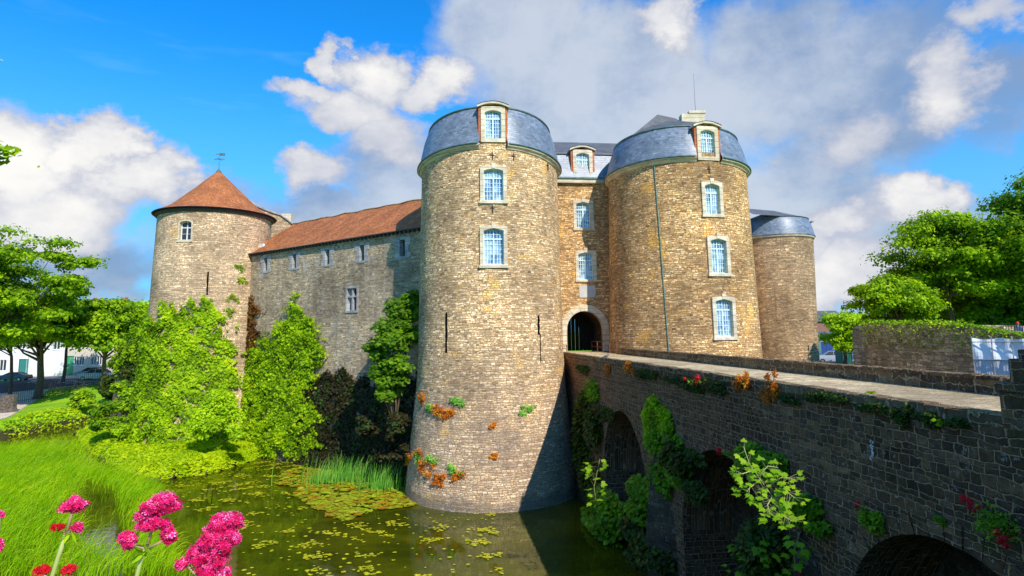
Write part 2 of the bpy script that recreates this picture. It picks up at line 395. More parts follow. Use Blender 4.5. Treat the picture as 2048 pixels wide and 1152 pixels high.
def glassmat(name, c0, c1, rough=.08):
    m, g, b, o = newmat(name)
    pos = g.n('ShaderNodeNewGeometry').outputs['Position']
    c = g.mix(g.mrange(g.noise(pos, 1.6, 4, .6), .38, .62), c0, c1)
    setc(g, b, 'Base Color', c); setc(g, b, 'Roughness', rough); setc(g, b, 'Specular IOR Level', .9)
    bump(g, b, g.noise(pos, 3., 2), .08, .02); return m
M_pane = glassmat('sky_tinted_curtained_glass', (.06, .14, .30), (.46, .60, .80))  # blue and pale tones paint the sky reflected in the curtained panes
M_paned = glassmat('dark_glass', (.012, .016, .02), (.03, .035, .04), .35)

# ------------------------------------------------------------------ windows
Z = np.array([0, 0, 1.])
def fr(phi): return np.array([math.cos(phi), math.sin(phi), 0]), np.array([math.sin(phi), -math.cos(phi), 0])
def outline(w, h, arch, k=8, grow=0., bottom=0.):
    """rectangle with a segmental arch top, counter-clockwise from bottom left going right"""
    W = w/2+grow; H = h/2
    pts = [(-W, -H-bottom), (W, -H-bottom)]
    top = H - arch
    for i in range(k+1):
        q = i/k; x = W - 2*W*q; pts.append((x, top + arch*(1-(2*q-1)**2)*1. + (grow if grow else 0)))
    return pts
def window(parent, O, t, n, w, h, arch=.14, sur=.27, frame_mat=None, pane_mat=None, cols=3, rows=5, top_rows=2, depth=.26, sur_mat=None, proud=.06, transom=.72, sill=True, ears=True):
    fm = frame_mat or M_frame; pm = pane_mat or M_pane
    O = np.asarray(O, float)
    m = MB()
    m.ring(outline(w, h, arch), outline(w, h, arch*.9, grow=-.065, bottom=-.07)[:], O, t, n, Z, -depth-.06, -depth+.02)
    iw, ih = w/2-.06, h/2-.06
    tz = -h/2 + h*transom
    m.box(O, t, n, Z, (-.05, .05), (-ih, tz-.04), (-depth-.05, -depth+.035))
    m.box(O, t, n, Z, (-iw, iw), (tz-.045, tz+.045), (-depth-.05, -depth+.03))
    m.box(O, t, n, Z, (-.03, .03), (tz+.045, ih-.02), (-depth-.05, -depth+.02))
    for sgn in (-1, 1):
        for c in range(1, cols):
            x = sgn*(.05 + (iw-.05)*c/cols)
            m.box(O, t, n, Z, (x-.019, x+.019), (-ih, ih-arch*.6), (-depth-.04, -depth))
    for r in range(1, rows):
        z = -ih + (tz-.045+ih)*r/rows; m.box(O, t, n, Z, (-iw, iw), (z-.014, z+.014), (-depth-.04, -depth-.002))
    for r in range(1, top_rows):
        z = tz+.045 + (ih-arch*.5-tz)*r/top_rows; m.box(O, t, n, Z, (-iw, iw), (z-.014, z+.014), (-depth-.04, -depth-.002))
    f = m.build('window', fm, parent)
    p = MB(); p.poly([O + t*q[0] + Z*q[1] - n*(depth+.045) for q in outline(w, h, arch, grow=-.02)]); p.build('pane', pm, f)
    if sur:
        s = MB(); s.ring(outline(w, h, arch, grow=sur, bottom=.2), outline(w, h, arch), O, t, n, Z, -depth-.06, proud)
        if ears:
            s.box(O, t, n, Z, (-.13, .13), (h/2+.02, h/2+sur+.16), (0, proud+.04), taper=-.03)
        if sill: s.box(O, t, n, Z, (-w/2-sur-.06, w/2+sur+.06), (-h/2-.24, -h/2-.06), (-.1, proud+.07))
        s.build('surround', sur_mat or M_lime, f)
    return f
def cyl_hit(px, py, c, rf, z0=None):
    """angle and height where the sight line meets a round tower (nearest side)"""
    d = ray(px, py); r = rf(5.) if z0 is None else rf(z0)
    for _ in range(12):
        ax, ay = CAM[0]-c[0], CAM[1]-c[1]
        A = d[0]**2+d[1]**2; B = ax*d[0]+ay*d[1]; C = ax*ax+ay*ay-r*r
        D = max(B*B-A*C, 0); k = (-B-math.sqrt(D))/A
        P = CAM + d*k; r = rf(P[2])
    return math.atan2(P[0]-c[0], -(P[1]-c[1])), P[2]
def slit(parent, O, t, n, w, h, name='arrow_slit'):
    m = MB(); k = 8; L = []; Rr = []
    rr = random.Random(int(abs(O[0]*100+O[2]*10)))
    for i in range(k+1):
        z = -h/2+h*i/k; L.append((-w/2*rr.uniform(.7, 1.3), z)); Rr.append((w/2*rr.uniform(.7, 1.3), z))
    pts = L + Rr[::-1]; O = np.asarray(O)
    m.poly([O + t*q[0]+Z*q[1]+n*.02 for q in pts[::-1]]); return m.build(name, M_black, parent)

# ------------------------------------------------------------------ round towers
def prof_fn(prof): 
    zs = [p[0] for p in prof]; rs = [p[1] for p in prof]; return lambda z: float(np.interp(z, zs, rs))
def dense(prof, step=.8):
    out = []; f = prof_fn(prof); z = prof[0][0]
    while z < prof[-1][0]-1e-6: out.append((z, f(z))); z += step
    out.append(prof[-1]); return out
LT = np.array([-1.75, 50.0]); RT = np.array([13.9, 51.6]); LFT = np.array([-33.8, 70.4]); RRT = np.array([36.0, 85.0])
LTp = [(-12, 6.9), (-10.2, 6.6), (-6, 6.2), (-2.5, 5.82), (0, 5.7), (14.6, 5.5)]
RTp = [(-12, 7.6), (-10.2, 7.0), (-6, 6.35), (-2.5, 6.05), (0, 5.95), (14.6, 5.6)]
LFp = [(-12, 7.4), (-9, 7.0), (-4, 6.5), (0, 6.25), (15.2, 5.9)]
RRp = [(-12, 4.5), (0, 4.55), (13.9, 4.9)]
LTf, RTf, LFf, RRf = map(prof_fn, (LTp, RTp, LFp, RRp))
def surf(c, rf, phi, z, off=0.): r = rf(z)+off; return np.array([c[0]+r*math.sin(phi), c[1]-r*math.cos(phi), z])

def dormer(parent, O, t, n, w, h, slope_back=1.6, label=None):
    """stone dormer standing on the eave: front, brick cheeks, curved pediment, window"""
    f = None
    s = MB()
    s.ring(outline(w, h, .16, grow=.30, bottom=.28), outline(w, h, .16), O, t, n, Z, -.3, .05)
    d = s.build('dormer', M_lime, parent)
    for sg in (-1, 1):
        c = MB()
        x = sorted((sg*(w/2+.302), sg*(w/2+.48)))
        c.box(O, t, n, Z, x, (-h/2-.2, h/2+.3), (-slope_back, -.03)); c.build('cheek', M_brick, d)

    p = MB(); k = 10; W = w/2+.58; top = h/2+.2
    up = [(-W+2*W*i/k, top+.30*(1-(2*i/k-1)**2)+.16) for i in range(k+1)]; lo = [(-W+2*W*i/k, top+.30*(1-(2*i/k-1)**2)) for i in range(k+1)]
    O = np.asarray(O)
    for i in range(k):
        q = [lo[i], lo[i+1], up[i+1], up[i]]
        vs = [O+t*a[0]+Z*a[1]+n*.17 for a in q]+[O+t*a[0]+Z*a[1]-n*slope_back*1.35 for a in q]
        p.add(vs, [(0, 1, 2, 3), (3, 2, 6, 7), (1, 0, 4, 5), (4, 7, 6, 5)] + ([(0, 3, 7, 4)] if i == 0 else []) + ([(2, 1, 5, 6)] if i == k-1 else []))
    p.build('pediment', M_lime, d)
    g = MB(); a = [O+t*(-W+2*W*i/k)+Z*(top+.30*(1-(2*i/k-1)**2)+.175) for i in range(k+1)]
    for i in range(k): g.poly([a[i]+n*.22, a[i+1]+n*.22, a[i+1]-n*slope_back*1.4, a[i]-n*slope_back*1.4])
    g.build('flashing', M_slatetop, d)
    # tympanum between window head and pediment
    y = MB(); y.box(O, t, n, Z, (-w/2-.28, w/2+.28), (h/2+.04, h/2+.30), (-.28, .02)); y.build('tympanum', M_lime, d)
    window(parent, O, t, n, w, h, .16, sur=0, depth=.2)
    return d

def gate_tower(name, c, prof, rf, label, wins, dorm, slits, eave=14.5, mat=None, rh=3.2, cap=1.5, lift=0.):
    T = thing(name, (c[0], c[1], -10.3), label, 'tower', 'round gate towers')
    holes = []; W = []
    for (px, py, w, h) in wins:
        phi, z = cyl_hit(px, py, c, rf); holes.append((phi, z-h/2-.03, z+h/2+.03, w/2+.03)); W.append((phi, z, w, h))
    pr = dense(prof)+[(eave+lift+.5, rf(14.6)-.01)]
    m = MB(); m.lathe(pr, c, nseg=128, holes=holes, a0=-math.pi, a1=math.pi); m.build('wall', mat, T, smooth=True)
    for (phi, z, w, h) in W:
        t, n = fr(phi); window(T, surf(c, rf, phi, z, .0), t, n, w, h)
    for (px, py, w, h) in slits:
        phi, z = cyl_hit(px, py, c, rf); t, n = fr(phi); slit(T, surf(c, rf, phi, z), t, n, w, h)
    # dormer position, the cornice and gutter stop at its sides
    px, py, dw, dh = dorm
    phi, z = cyl_hit(px, py, c, lambda q: rf(eave)+.0)
    gap = (dw/2+.42)/rf(eave)
    m = MB(); m.lathe([(eave-.26, rf(eave)-.01), (eave-.22, rf(eave)+.08), (eave-.08, rf(eave)+.16), (eave-.02, rf(eave)+.28), (eave+.08, rf(eave)+.32)], c, nseg=128, a0=phi+gap, a1=phi-gap+2*math.pi); m.build('cornice', M_lime, T, smooth=False)
    m = MB(); m.lathe([(eave+.08, rf(eave)+.31), (eave+.11, rf(eave)+.40), (eave+.19, rf(eave)+.40), (eave+.21, rf(eave)+.2)], c, nseg=128, a0=phi+gap+.02, a1=phi-gap-.02+2*math.pi); m.build('gutter', M_lead, T, smooth=True)
    R0 = rf(eave)
    q_ = rh/3.75
    rp = [(eave+.2, R0+.32), (eave+.7*q_, R0+.17), (eave+1.5*q_, R0+.02), (eave+2.4*q_, R0-.14), (eave+3.2*q_, R0-.36), (eave+rh, R0-.58)]
    m = MB(); m.lathe(rp, c, nseg=128, a0=-math.pi, a1=math.pi, holes=[(phi, eave+.1, z+dh/2+.2-lift, dw/2+.4)]); m.build('mansard_roof', M_slate, T, smooth=True)
    m = MB(); m.lathe([(eave+rh-.03, R0-.6), (eave+rh+.02, R0-.48), (eave+rh+.11, R0-.5), (eave+rh+.15, R0-.7)], c, nseg=96); m.build('roof_rim', M_lead, T, smooth=True)
    m = MB(); m.lathe([(eave+rh+.11, R0-.65), (eave+rh+cap*.42, R0-2.2), (eave+rh+cap, .03)], c, nseg=64); m.build('roof_cap', M_slatetop, T, smooth=True)
    if lift:
        for o in COL.objects:
            if o.parent is T and o.name.split('.')[0] in ('cornice', 'gutter', 'mansard_roof', 'roof_rim', 'roof_cap'):
                vc = unit(np.array([0, 0])-c)
                for v in o.data.vertices:
                    dd = np.array([v.co.x, v.co.y]); l_ = np.linalg.norm(dd)+1e-6; v.co.z += lift*max(0., float(dd@vc)/l_)**1.2*min(1., l_/R0)
    t, n = fr(phi)
    dormer(T, surf(c, rf, phi, z, 0) * np.array([1, 1, 0]) + np.array([0, 0, z]) + n*(R0+.03-rf(z)), t, n, dw, dh)
    return T, phi, z
T1, ph1, _ = gate_tower('gate_tower', LT, LTp, LTf, 'round gate tower rising from the water with a slate mansard roof', [(987, 369, 1.42, 2.35), (987.5, 493, 1.45, 2.6)], (986, 249, 1.2, 2.15),
    [(893, 665, .17, 2.9), (1077, 650, .2, 1.4), (1081, 712, .07, 3.2)], mat=M_gold, lift=.8)
T2, ph2, _ = gate_tower('gate_tower', RT, RTp, RTf, 'round gate tower with a copper drainpipe and a chimney on its slate roof', [(1425, 398, 1.2, 2.3), (1438, 512, 1.3, 2.55), (1449, 636, 1.38, 2.7)], (1415, 287, 1.15, 2.1), [], mat=M_orange, eave=14.25, rh=2.75, cap=2.5, lift=.3)
# iron wall anchors under the dormers
def anchor(T, c, rf, px, py, s=.28):
    phi, z = cyl_hit(px, py, c, rf); t, n = fr(phi); O = surf(c, rf, phi, z)
    m = MB(); m.box(O, t, n, Z, (-.03, .03), (-s, s), (.01, .06)); m.box(O, t, n, Z, (-s*.6, s*.5), (s*.2, s*.35), (.015, .055)); m.build('wall_anchor', M_iron, T)
for q in ((985, 312), (1027, 314), (1095, 333), (985, 418)): anchor(T1, LT, LTf, *q)
anchor(T2, RT, RTf, 1418, 340)
# drainpipe on the right gate tower
pts = []
for py in np.linspace(322, 704, 14):
    phi, z = cyl_hit(1308+(py-322)*30/382, py, RT, RTf); pts.append(surf(RT, RTf, phi, z, .035))
m = MB(); m.tube(pts, .04, 8)
for p in pts[1::2]: m.tube([p-Z*.03, p+Z*.03], .055, 8)
m.build('drainpipe', M_zinc, T2)
pts = []
for py in np.linspace(262, 318, 6):
    phi, z = cyl_hit(1310-1.5*(py-262)/56, py, RT, lambda q: float(np.interp(q, [14.45, 14.76, 15.35, 16.0, 16.6, 17.0], [5.92, 5.77, 5.62, 5.46, 5.24, 5.02])))
    rr = float(np.interp(z, [14.45, 14.76, 15.35, 16.0, 16.6, 17.0], [5.92, 5.77, 5.62, 5.46, 5.24, 5.02])); pts.append(surf(RT, lambda q: rr, phi, z, .03))
m = MB(); m.tube(pts, .04, 6); m.build('lightning_cable', M_white, T2)
# chimney and mast behind the right dormer
cb = at(1384, 243, 50.2); m = MB()
m.abox(cb[0]-.95, cb[0]+.95, cb[1]-.4, cb[1]+.5, cb[2]-1.6, cb[2]+.55); m.abox(cb[0]-.35, cb[0]+1.02, cb[1]-.47, cb[1]+.57, cb[2]+.552, cb[2]+.78)
ch = m.build('chimney', M_voussoir, T2)
m = MB(); a = at(1391, 224, 50.2); m.tube([a-Z*.3, a+Z*3.4], [.02, .007], 5); m.build('mast', M_iron, T2)

pk = [at(1238, 292, 52.5), at(1315, 229, 54), at(1352, 237, 53.5), at(1392, 268, 51)]
m = MB(); bk = [p+np.array([1.5, 9., 0]) for p in pk]; bk[1] = pk[1]+np.array([.5, 5., 0]); bk[2] = pk[2]+np.array([.5, 5., 0])
for i in range(3): m.poly([pk[i], pk[i+1], bk[i+1], bk[i]])
m.add([pk[0]-Z*.8, pk[3]-Z*.8, pk[2], pk[1], pk[0], pk[3]], [(0, 1, 5, 2, 3, 4)]); m.poly([bk[3], bk[0], bk[1], bk[2]]); m.build('roof_peak', M_slatetop, T2)

# ------------------------------------------------------------------ gatehouse between the towers
beta = math.atan2(atz(1125, 705, 0)[0]-atz(1960, 826, 0)[0], atz(1125, 705, 0)[1]-atz(1960, 826, 0)[1])
BD = np.array([math.sin(beta), math.cos(beta), 0])       # along the bridge, away from the camera
BT = np.array([math.cos(beta), -math.sin(beta), 0])      # across it, to the right
GP = at(1172, 640, 53.4); GN = -BD; GO = np.array([GP[0], GP[1], 0.])
def gp(px, py):
    P = atplane(px, py, GO, GN); return (P-GO)@BT, P[2]
GH = thing('gatehouse', (GO[0], GO[1], -10), 'flat gatehouse front with a pointed gate arch squeezed between the round towers', 'gatehouse')
H = []; Wn = []
for (px, py, w, h) in ((1167, 430, 1.25, 2.25), (1172, 532, 1.3, 2.3)):
    x, z = gp(px, py); H.append((x-w/2-.03, x+w/2+.03, z-h/2-.03, z+h/2+.03)); Wn.append((x, z, w, h))
gx0, _ = gp(1134, 690); gx1, _ = gp(1207, 690); _, gz = gp(1170, 622)
gxc, ghw = (gx0+gx1)/2, (gx1-gx0)/2
H.append((gxc-ghw-.02, gxc+ghw+.02, -.0, gz+.02))
m = MB(); m.wall(GO, BT, GN, -3.6, 3.6, -12, 14.75, H); m.build('wall', M_orange, GH)
for (x, z, w, h) in Wn: window(GH, GO+BT*x+Z*z, BT, GN, w, h)
# gate arch: voussoirs and jamb stones, pointed a little
def arch_pts(hw, top, spring, k=14, pw=1.25):
    P = []
    for i in range(k+1):
        a = math.pi*i/k; x = math.cos(a); P.append((hw*x, spring+(top-spring)*(abs(math.sin(a))**.9)))
    return P
spring = gz-1.75
inn = arch_pts(ghw, gz, spring); outp = arch_pts(ghw+.52, gz+.55, spring)
m = MB()
for i in range(14):
    q = [inn[i], inn[i+1], outp[i+1], outp[i]]; cx = sum(a[0] for a in q)/4; cz = sum(a[1] for a in q)/4
    q = [((a[0]-cx)*.975+cx, (a[1]-cz)*.975+cz) for a in q]; d = .10+.02*random.random()
    vs = [GO+BT*(gxc+a[0])+Z*a[1]+GN*d for a in q]+[GO+BT*(gxc+a[0])+Z*a[1]-GN*.5 for a in q]
    m.add(vs, [(3, 2, 1, 0), (0, 1, 5, 4), (2, 3, 7, 6), (1, 2, 6, 5), (3, 0, 4, 7)])
for sg in (-1, 1):
    z = 0.01
    while z < spring-.05:
        h = min(.42+.1*random.random(), spring-z); wx = .5+.1*random.random()
        m.box(GO, BT, GN, Z, sorted((gxc+sg*ghw, gxc+sg*(ghw+wx))), (z, z+h-.015), (-.5, .10)); z += h
m.box(GO, BT, GN, Z, (gxc+ghw-.05, gxc+ghw+.95), (spring-.25, spring-.02), (-.1, .28))
m.build('gate_arch', M_voussoir, GH)
# spandrel above the opening, passage and its dark timber gate
m = MB()
sp = [(ghw+.03, gz+.03), (-ghw-.03, gz+.03)]
inn2 = arch_pts(ghw+.03, gz-.02, spring)
for i in range(14):
    a, b2 = inn2[i], inn2[i+1]
    m.poly([GO+BT*(gxc+a[0])+Z*a[1]-GN*.03, GO+BT*(gxc+b2[0])+Z*b2[1]-GN*.03, GO+BT*(gxc+b2[0])+Z*(gz+.05)-GN*.03, GO+BT*(gxc+a[0])+Z*(gz+.05)-GN*.03])
m.build('spandrel', M_orange, GH)
m = MB()
A = arch_pts(ghw-.0, gz, spring); A = [(ghw, 0)]+A+[(-ghw, 0)]
for i in range(len(A)-1):
    a, b2 = A[i], A[i+1]
    m.poly([GO+BT*(gxc+q[0])+Z*q[1]-GN*dd for q, dd in ((a, .5), (b2, .5), (b2, 9.), (a, 9.))])
m.build('passage', M_abut, GH)
m = MB()
for i in range(9):
    x0 = -ghw+2*ghw*i/9; m.box(GO, BT, GN, Z, (gxc+x0+.01, gxc+x0+2*ghw/9-.01), (0, gz), (-3.1, -3.05-.02*(i % 2)))
m.build('gate_door', M_dark, GH)
x, z = gp(1174.5, 583); m = MB(); m.box(GO, BT, GN, Z, (x-.70, x+.70), (z-.52, z+.52), (0, .05)); m.build('plaque', plain('plaque_stone', (.55, .52, .48), .8, var=.1, scale=2), GH)
m = MB(); m.box(GO, BT, GN, Z, (-3.5, 3.5), (14.5, 14.85), (0, .3)); m.build('cornice', M_lime, GH)
m = MB(); m.box(GO, BT, GN, Z, (-3.5, 3.5), (14.86, 15.0), (.05, .42)); m.build('gutter', M_lead, GH)
m = MB(); 
for (z0, d0, z1, d1) in ((14.95, .3, 15.8, 0.), (15.8, 0., 17.35, -.35)):
    m.add([GO+BT*-6+Z*z0+GN*d0, GO+BT*6+Z*z0+GN*d0, GO+BT*6+Z*z1+GN*d1, GO+BT*-6+Z*z1+GN*d1], [(0, 1, 2, 3)], [[(0, z0), (12, z0), (12, z1), (0, z1)]])
m.build('mansard_roof', M_slate, GH)
m = MB(); m.add([GO+BT*-9+Z*17.36+GN*-.3, GO+BT*9+Z*17.36+GN*-.3, GO+BT*9+Z*20.3+GN*-6.6, GO+BT*-9+Z*20.3+GN*-6.6, GO+BT*9+Z*17.36+GN*-13, GO+BT*-9+Z*17.36+GN*-13], [(0, 1, 2, 3), (3, 2, 4, 5)], [[(0, 0), (18, 0), (18, 7), (0, 7)], [(0, 7), (18, 7), (18, 0), (0, 0)]])
m.box(GO, BT, GN, Z, (-9, 9), (17.2, 17.34), (-.35, -.2)); m.build('roof_cap', M_slatetop, GH)
m = MB(); m.box(GO, BT, GN, Z, (-8.8, -3.7), (-12, 17.2), (-12.9, -5)); m.box(GO, BT, GN, Z, (3.7, 8.8), (-12, 17.2), (-12.9, -5)); m.box(GO, BT, GN, Z, (-8.7, 8.7), (5, 17.1), (-12.8, -9.1)); m.build('rear_wall', M_orange, GH)
x, z = gp(1165, 330); dormer(GH, GO+BT*x+Z*z+GN*.12, BT, GN, 1.15, 2.1, slope_back=1.2)

# ------------------------------------------------------------------ curtain wall range
az = math.radians(53.2)
CD = np.array([-math.sin(az), math.cos(az), 0]); CN = np.array([-math.cos(az), -math.sin(az), 0])   # to the left, and outwards
C0 = np.array([*at(843, 667, 52.)[:2], 0.])
def cp(px, py): P = atplane(px, py, C0, CN); return (P-C0)@CD, P[2]
CW = thing('curtain_range', tuple(C0+CD*13-Z*10), 'long grey rubble range under a red tile roof joining two round towers', 'castle wing')
eL, ez1 = cp(498, 507); eR, ez2 = cp(843, 457)
CE = (ez1+ez2)/2
Hc = []; loops = []
for (px, py) in ((531.5, 528.5), (589, 522), (655, 514), (724, 505.5), (805, 496)):
    x, z = cp(px, py); loops.append((x, z)); Hc.append((x-.36, x+.36, z-.72, z+.72))
xq, zq = cp(704, 599); Hc.append((xq-.72, xq+.72, zq-1.05, zq+1.05))
cprof = lambda z: float(np.interp(z, [-12, -10.2, -3.2, -3.0, 20], [1.2, .9, .12, 0, 0]))
m = MB(); m.wall(C0, -CD, CN, -(eL+1.5), 5.5, -12, CE, [(-b_, -a_, c_, d_) for a_, b_, c_, d_ in Hc], prof=cprof); m.build('wall', M_curtain, CW)
for (x, z) in loops:
    O = C0+CD*x+Z*z; s = MB()
    for sg in (-1, 1):
        for i, (ww, zz0, zz1) in enumerate(((.62, -.9, -.32), (.44, -.32, .22), (.66, .22, .9))):
            s.box(O, -CD, CN, Z, sorted((sg*.33, sg*(.33+ww))), (zz0+.01, zz1-.01), (-.45, .03+.01*i))
    s.box(O, -CD, CN, Z, (-.5, .5), (.72, 1.0), (-.45, .05)); s.box(O, -CD, CN, Z, (-.4, .4), (-.95, -.73), (-.45, .05))
    w_ = s.build('loophole', M_limegrey, CW)
    b_ = MB(); b_.box(O, -CD, CN, Z, (-.4, .4), (-.8, .8), (-1.3, -.45)); b_.build('opening', M_black, w_)
O = C0+CD*xq+Z*zq
f = window(CW, O, -CD, CN, 1.38, 2.05, .01, .2, frame_mat=M_white, pane_mat=M_paned, cols=1, rows=2, top_rows=1, depth=.3, sur_mat=M_limegrey, transom=.62, sill=False, ears=False)
s = MB(); s.box(O, -CD, CN, Z, (-.09, .09), (-1.0, 1.0), (-.28, -.02)); s.box(O, -CD, CN, Z, (-.66, .66), (.2, .36), (-.28, -.03)); s.build('stone_cross', M_limegrey, f)
# roof: bell-cast eave, main slope, ridge, corbel course
ridge_z, back = 14.75, 5.6
RX0, RX1 = -4.0, eL+.35
rpts = [(.42, CE-.02), (-.25, CE+.34), (-back*.5, (CE+.34+ridge_z)/2-.05), (-back, ridge_z)]
m = MB(); N_ = 40
def sag(x): return -.10*math.sin(x*.9)**2-.06*math.sin(x*2.3+1)**2
for i in range(N_):
    xa, xb = RX0+(RX1-RX0)*i/N_, RX0+(RX1-RX0)*(i+1)/N_
    L = 0
    for (d0, z0), (d1, z1) in zip(rpts[:-1], rpts[1:]):
        l2 = L+math.hypot(d1-d0, z1-z0)
        k0 = 0 if L == 0 else 1
        m.add([C0+CD*xb+CN*d0+Z*(z0+sag(xb)*k0), C0+CD*xa+CN*d0+Z*(z0+sag(xa)*k0), C0+CD*xa+CN*d1+Z*(z1+sag(xa)), C0+CD*xb+CN*d1+Z*(z1+sag(xb))], [(0, 1, 2, 3)], [[(-xb, L), (-xa, L), (-xa, l2), (-xb, l2)]])
        L = l2
    m.poly([C0+CD*xb+CN*-back+Z*(ridge_z+sag(xb)), C0+CD*xa+CN*-back+Z*(ridge_z+sag(xa)), C0+CD*xa+CN*(-2*back)+Z*CE, C0+CD*xb+CN*(-2*back)+Z*CE])
rf_ = m.build('roof', M_tile, CW)
m = MB(); m.tube([C0+CD*x+CN*-back+Z*(ridge_z+sag(x)+.02) for x in np.linspace(RX0, RX1, 30)], .10, 6); m.build('ridge_tiles', plain('mossy_ridge', (.24, .15, .05), .9, var=.4), rf_)
m = MB(); m.box(C0, -CD, CN, Z, (-RX1, 3.), (CE-.10, CE-.035), (.0, .44)); 
x = -RX1
while x < 3: m.box(C0, -CD, CN, Z, (x, x+.17), (CE-.30, CE-.102), (.002, .33)); x += .52
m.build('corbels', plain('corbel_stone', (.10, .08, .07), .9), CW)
m = MB(); m.box(C0, -CD, CN, Z, (-RX1, 5), (-12, CE-.1), (-2*back+.1, -2*back+.5)); m.build('rear_wall', M_curtain, CW)
m = MB(); a = C0+CD*(eL-.1)+Z*(CE+.95); m.box(a, -CD, CN, Z, (-.1, .8), (-.45, .25), (-1.3, -1.1)); m.build('lead_soaker', M_white, CW)

# ------------------------------------------------------------------ far left round tower with a red cone
LF = thing('corner_tower', (*LFT, -10), 'pale round corner tower with a red tiled cone and a weather vane', 'tower')
ph, zz = cyl_hit(370.5, 460.5, LFT, LFf)
m = MB(); m.lathe(dense(LFp), LFT, nseg=128, a0=-math.pi, a1=math.pi, holes=[(ph, zz-1.05, zz+1.02, .67)]); m.build('wall', M_far, LF, smooth=True)
t, n = fr(ph)
f = window(LF, surf(LFT, LFf, ph, zz), t, n, 1.28, 2.0, .2, .14, frame_mat=M_white, pane_mat=M_paned, cols=1, rows=2, top_rows=1, depth=.4, sur_mat=M_voussoir, proud=.02, transom=.66, sill=True, ears=False)
for (px, py, w, h) in ((415, 572, .16, 3.0),):
    p_, z_ = cyl_hit(px, py, LFT, LFf); t_, n_ = fr(p_); slit(LF, surf(LFT, LFf, p_, z_), t_, n_, w, h)
m = MB(); m.lathe([(14.75, 5.97), (14.8, 6.12), (15.1, 6.16), (15.12, 5.9)], LFT, nseg=96); m.build('corbel_ring', plain('eave_shadow_stone', (.10, .085, .07), .9), LF)  # dark stone colour paints the shadow under the eave
apex = at(441, 341, LFT[1])[2]
m = MB(); cone = [(15.13, 6.48), (15.3, 6.2), (15.62, 5.55), (16.1, 4.75), ((16.1+apex)/2, 2.33), (apex-.25, .3), (apex, .04)]
L = 0; NS = 96
for i in range(len(cone)-1):
    (za, ra), (zb, rb) = cone[i], cone[i+1]; l2 = L+math.hypot(zb-za, rb-ra)
    for k in range(NS):
        a0, a1 = 2*math.pi*k/NS, 2*math.pi*(k+1)/NS
        P = lambda r, a, z: (LFT[0]+r*math.sin(a), LFT[1]-r*math.cos(a), z)
        m.add([P(ra, a0, za), P(ra, a1, za), P(rb, a1, zb), P(rb, a0, zb)], [(0, 1, 2, 3)], [[(a0*6, L), (a1*6, L), (a1*6, l2), (a0*6, l2)]])
    L = l2
rf_ = m.build('roof', M_tile, LF)
m = MB(); m.lathe([(15.06, 6.44), (15.13, 6.5), (15.2, 6.42)], LFT, nseg=96); m.build('eave_edge', M_iron, rf_)
m = MB(); a = np.array([*LFT, apex]); m.tube([a-Z*.3, a+Z*2.1], [.05, .03], 6); m.lathe([(apex-.25, .34), (apex+.05, .14), (apex+.2, .06)], LFT, nseg=12)
m.tube([a+Z*1.35-[.62, 0, 0], a+Z*1.35+[.62, 0, 0]], .035, 5); m.tube([a+Z*1.35-[0, .5, 0], a+Z*1.35+[0, .5, 0]], .035, 5)
m.box(a+Z*1.9, (1, 0, 0), (0, -1, 0), Z, (-.05, .62), (-.16, .16), (-.02, .02)); m.box(a+Z*1.95, (1, 0, 0), (0, -1, 0), Z, (-.4, -.05), (-.05, .05), (-.02, .02))
for sx in (-.4, .4): m.tube([a+Z*1.2+[sx, 0, 0], a+Z*1.5+[sx, 0, 0]], .03, 4)
m.build('weather_vane', M_lead, LF)
# gable seen between the cone and the long roof
G0 = at(512, 420, 78); GB = thing('gable_wall', (G0[0], 78, 6), 'bit of stone gable wall with a small chimney behind the red cone', 'wall')
P = [at(495, 400, 78), at(515, 414, 78), at(540, 424, 78), at(562, 431, 78), at(590, 452, 78)]
m = MB(); lo = [np.array([p[0], p[1], 6]) for p in P]
for i in range(len(P)-1):
    m.poly([lo[i], lo[i+1], P[i+1], P[i]]); m.poly([P[i], P[i+1], P[i+1]+[0, 1, 0], P[i]+[0, 1, 0]])
m.build('masonry', M_far, GB)
m = MB()
for i in range(len(P)-1):
    a, b_ = P[i]+Z*.01, P[i+1]+Z*.01
    m.add([a+[0, -.2, 0], b_+[0, -.2, 0], b_+[0, 1.2, 0], a+[0, 1.2, 0], a+[0, -.2, .2], b_+[0, -.2, .2], b_+[0, 1.2, .2], a+[0, 1.2, .2]], [(0, 1, 5, 4), (4, 5, 6, 7), (1, 2, 6, 5)])
m.build('coping', M_limegrey, GB)
c_ = at(573, 430, 78.2); m = MB(); m.abox(c_[0]-.9, c_[0]+.6, 78.1, 78.9, c_[2]-2, c_[2]+.15); m.build('chimney', M_voussoir, GB)

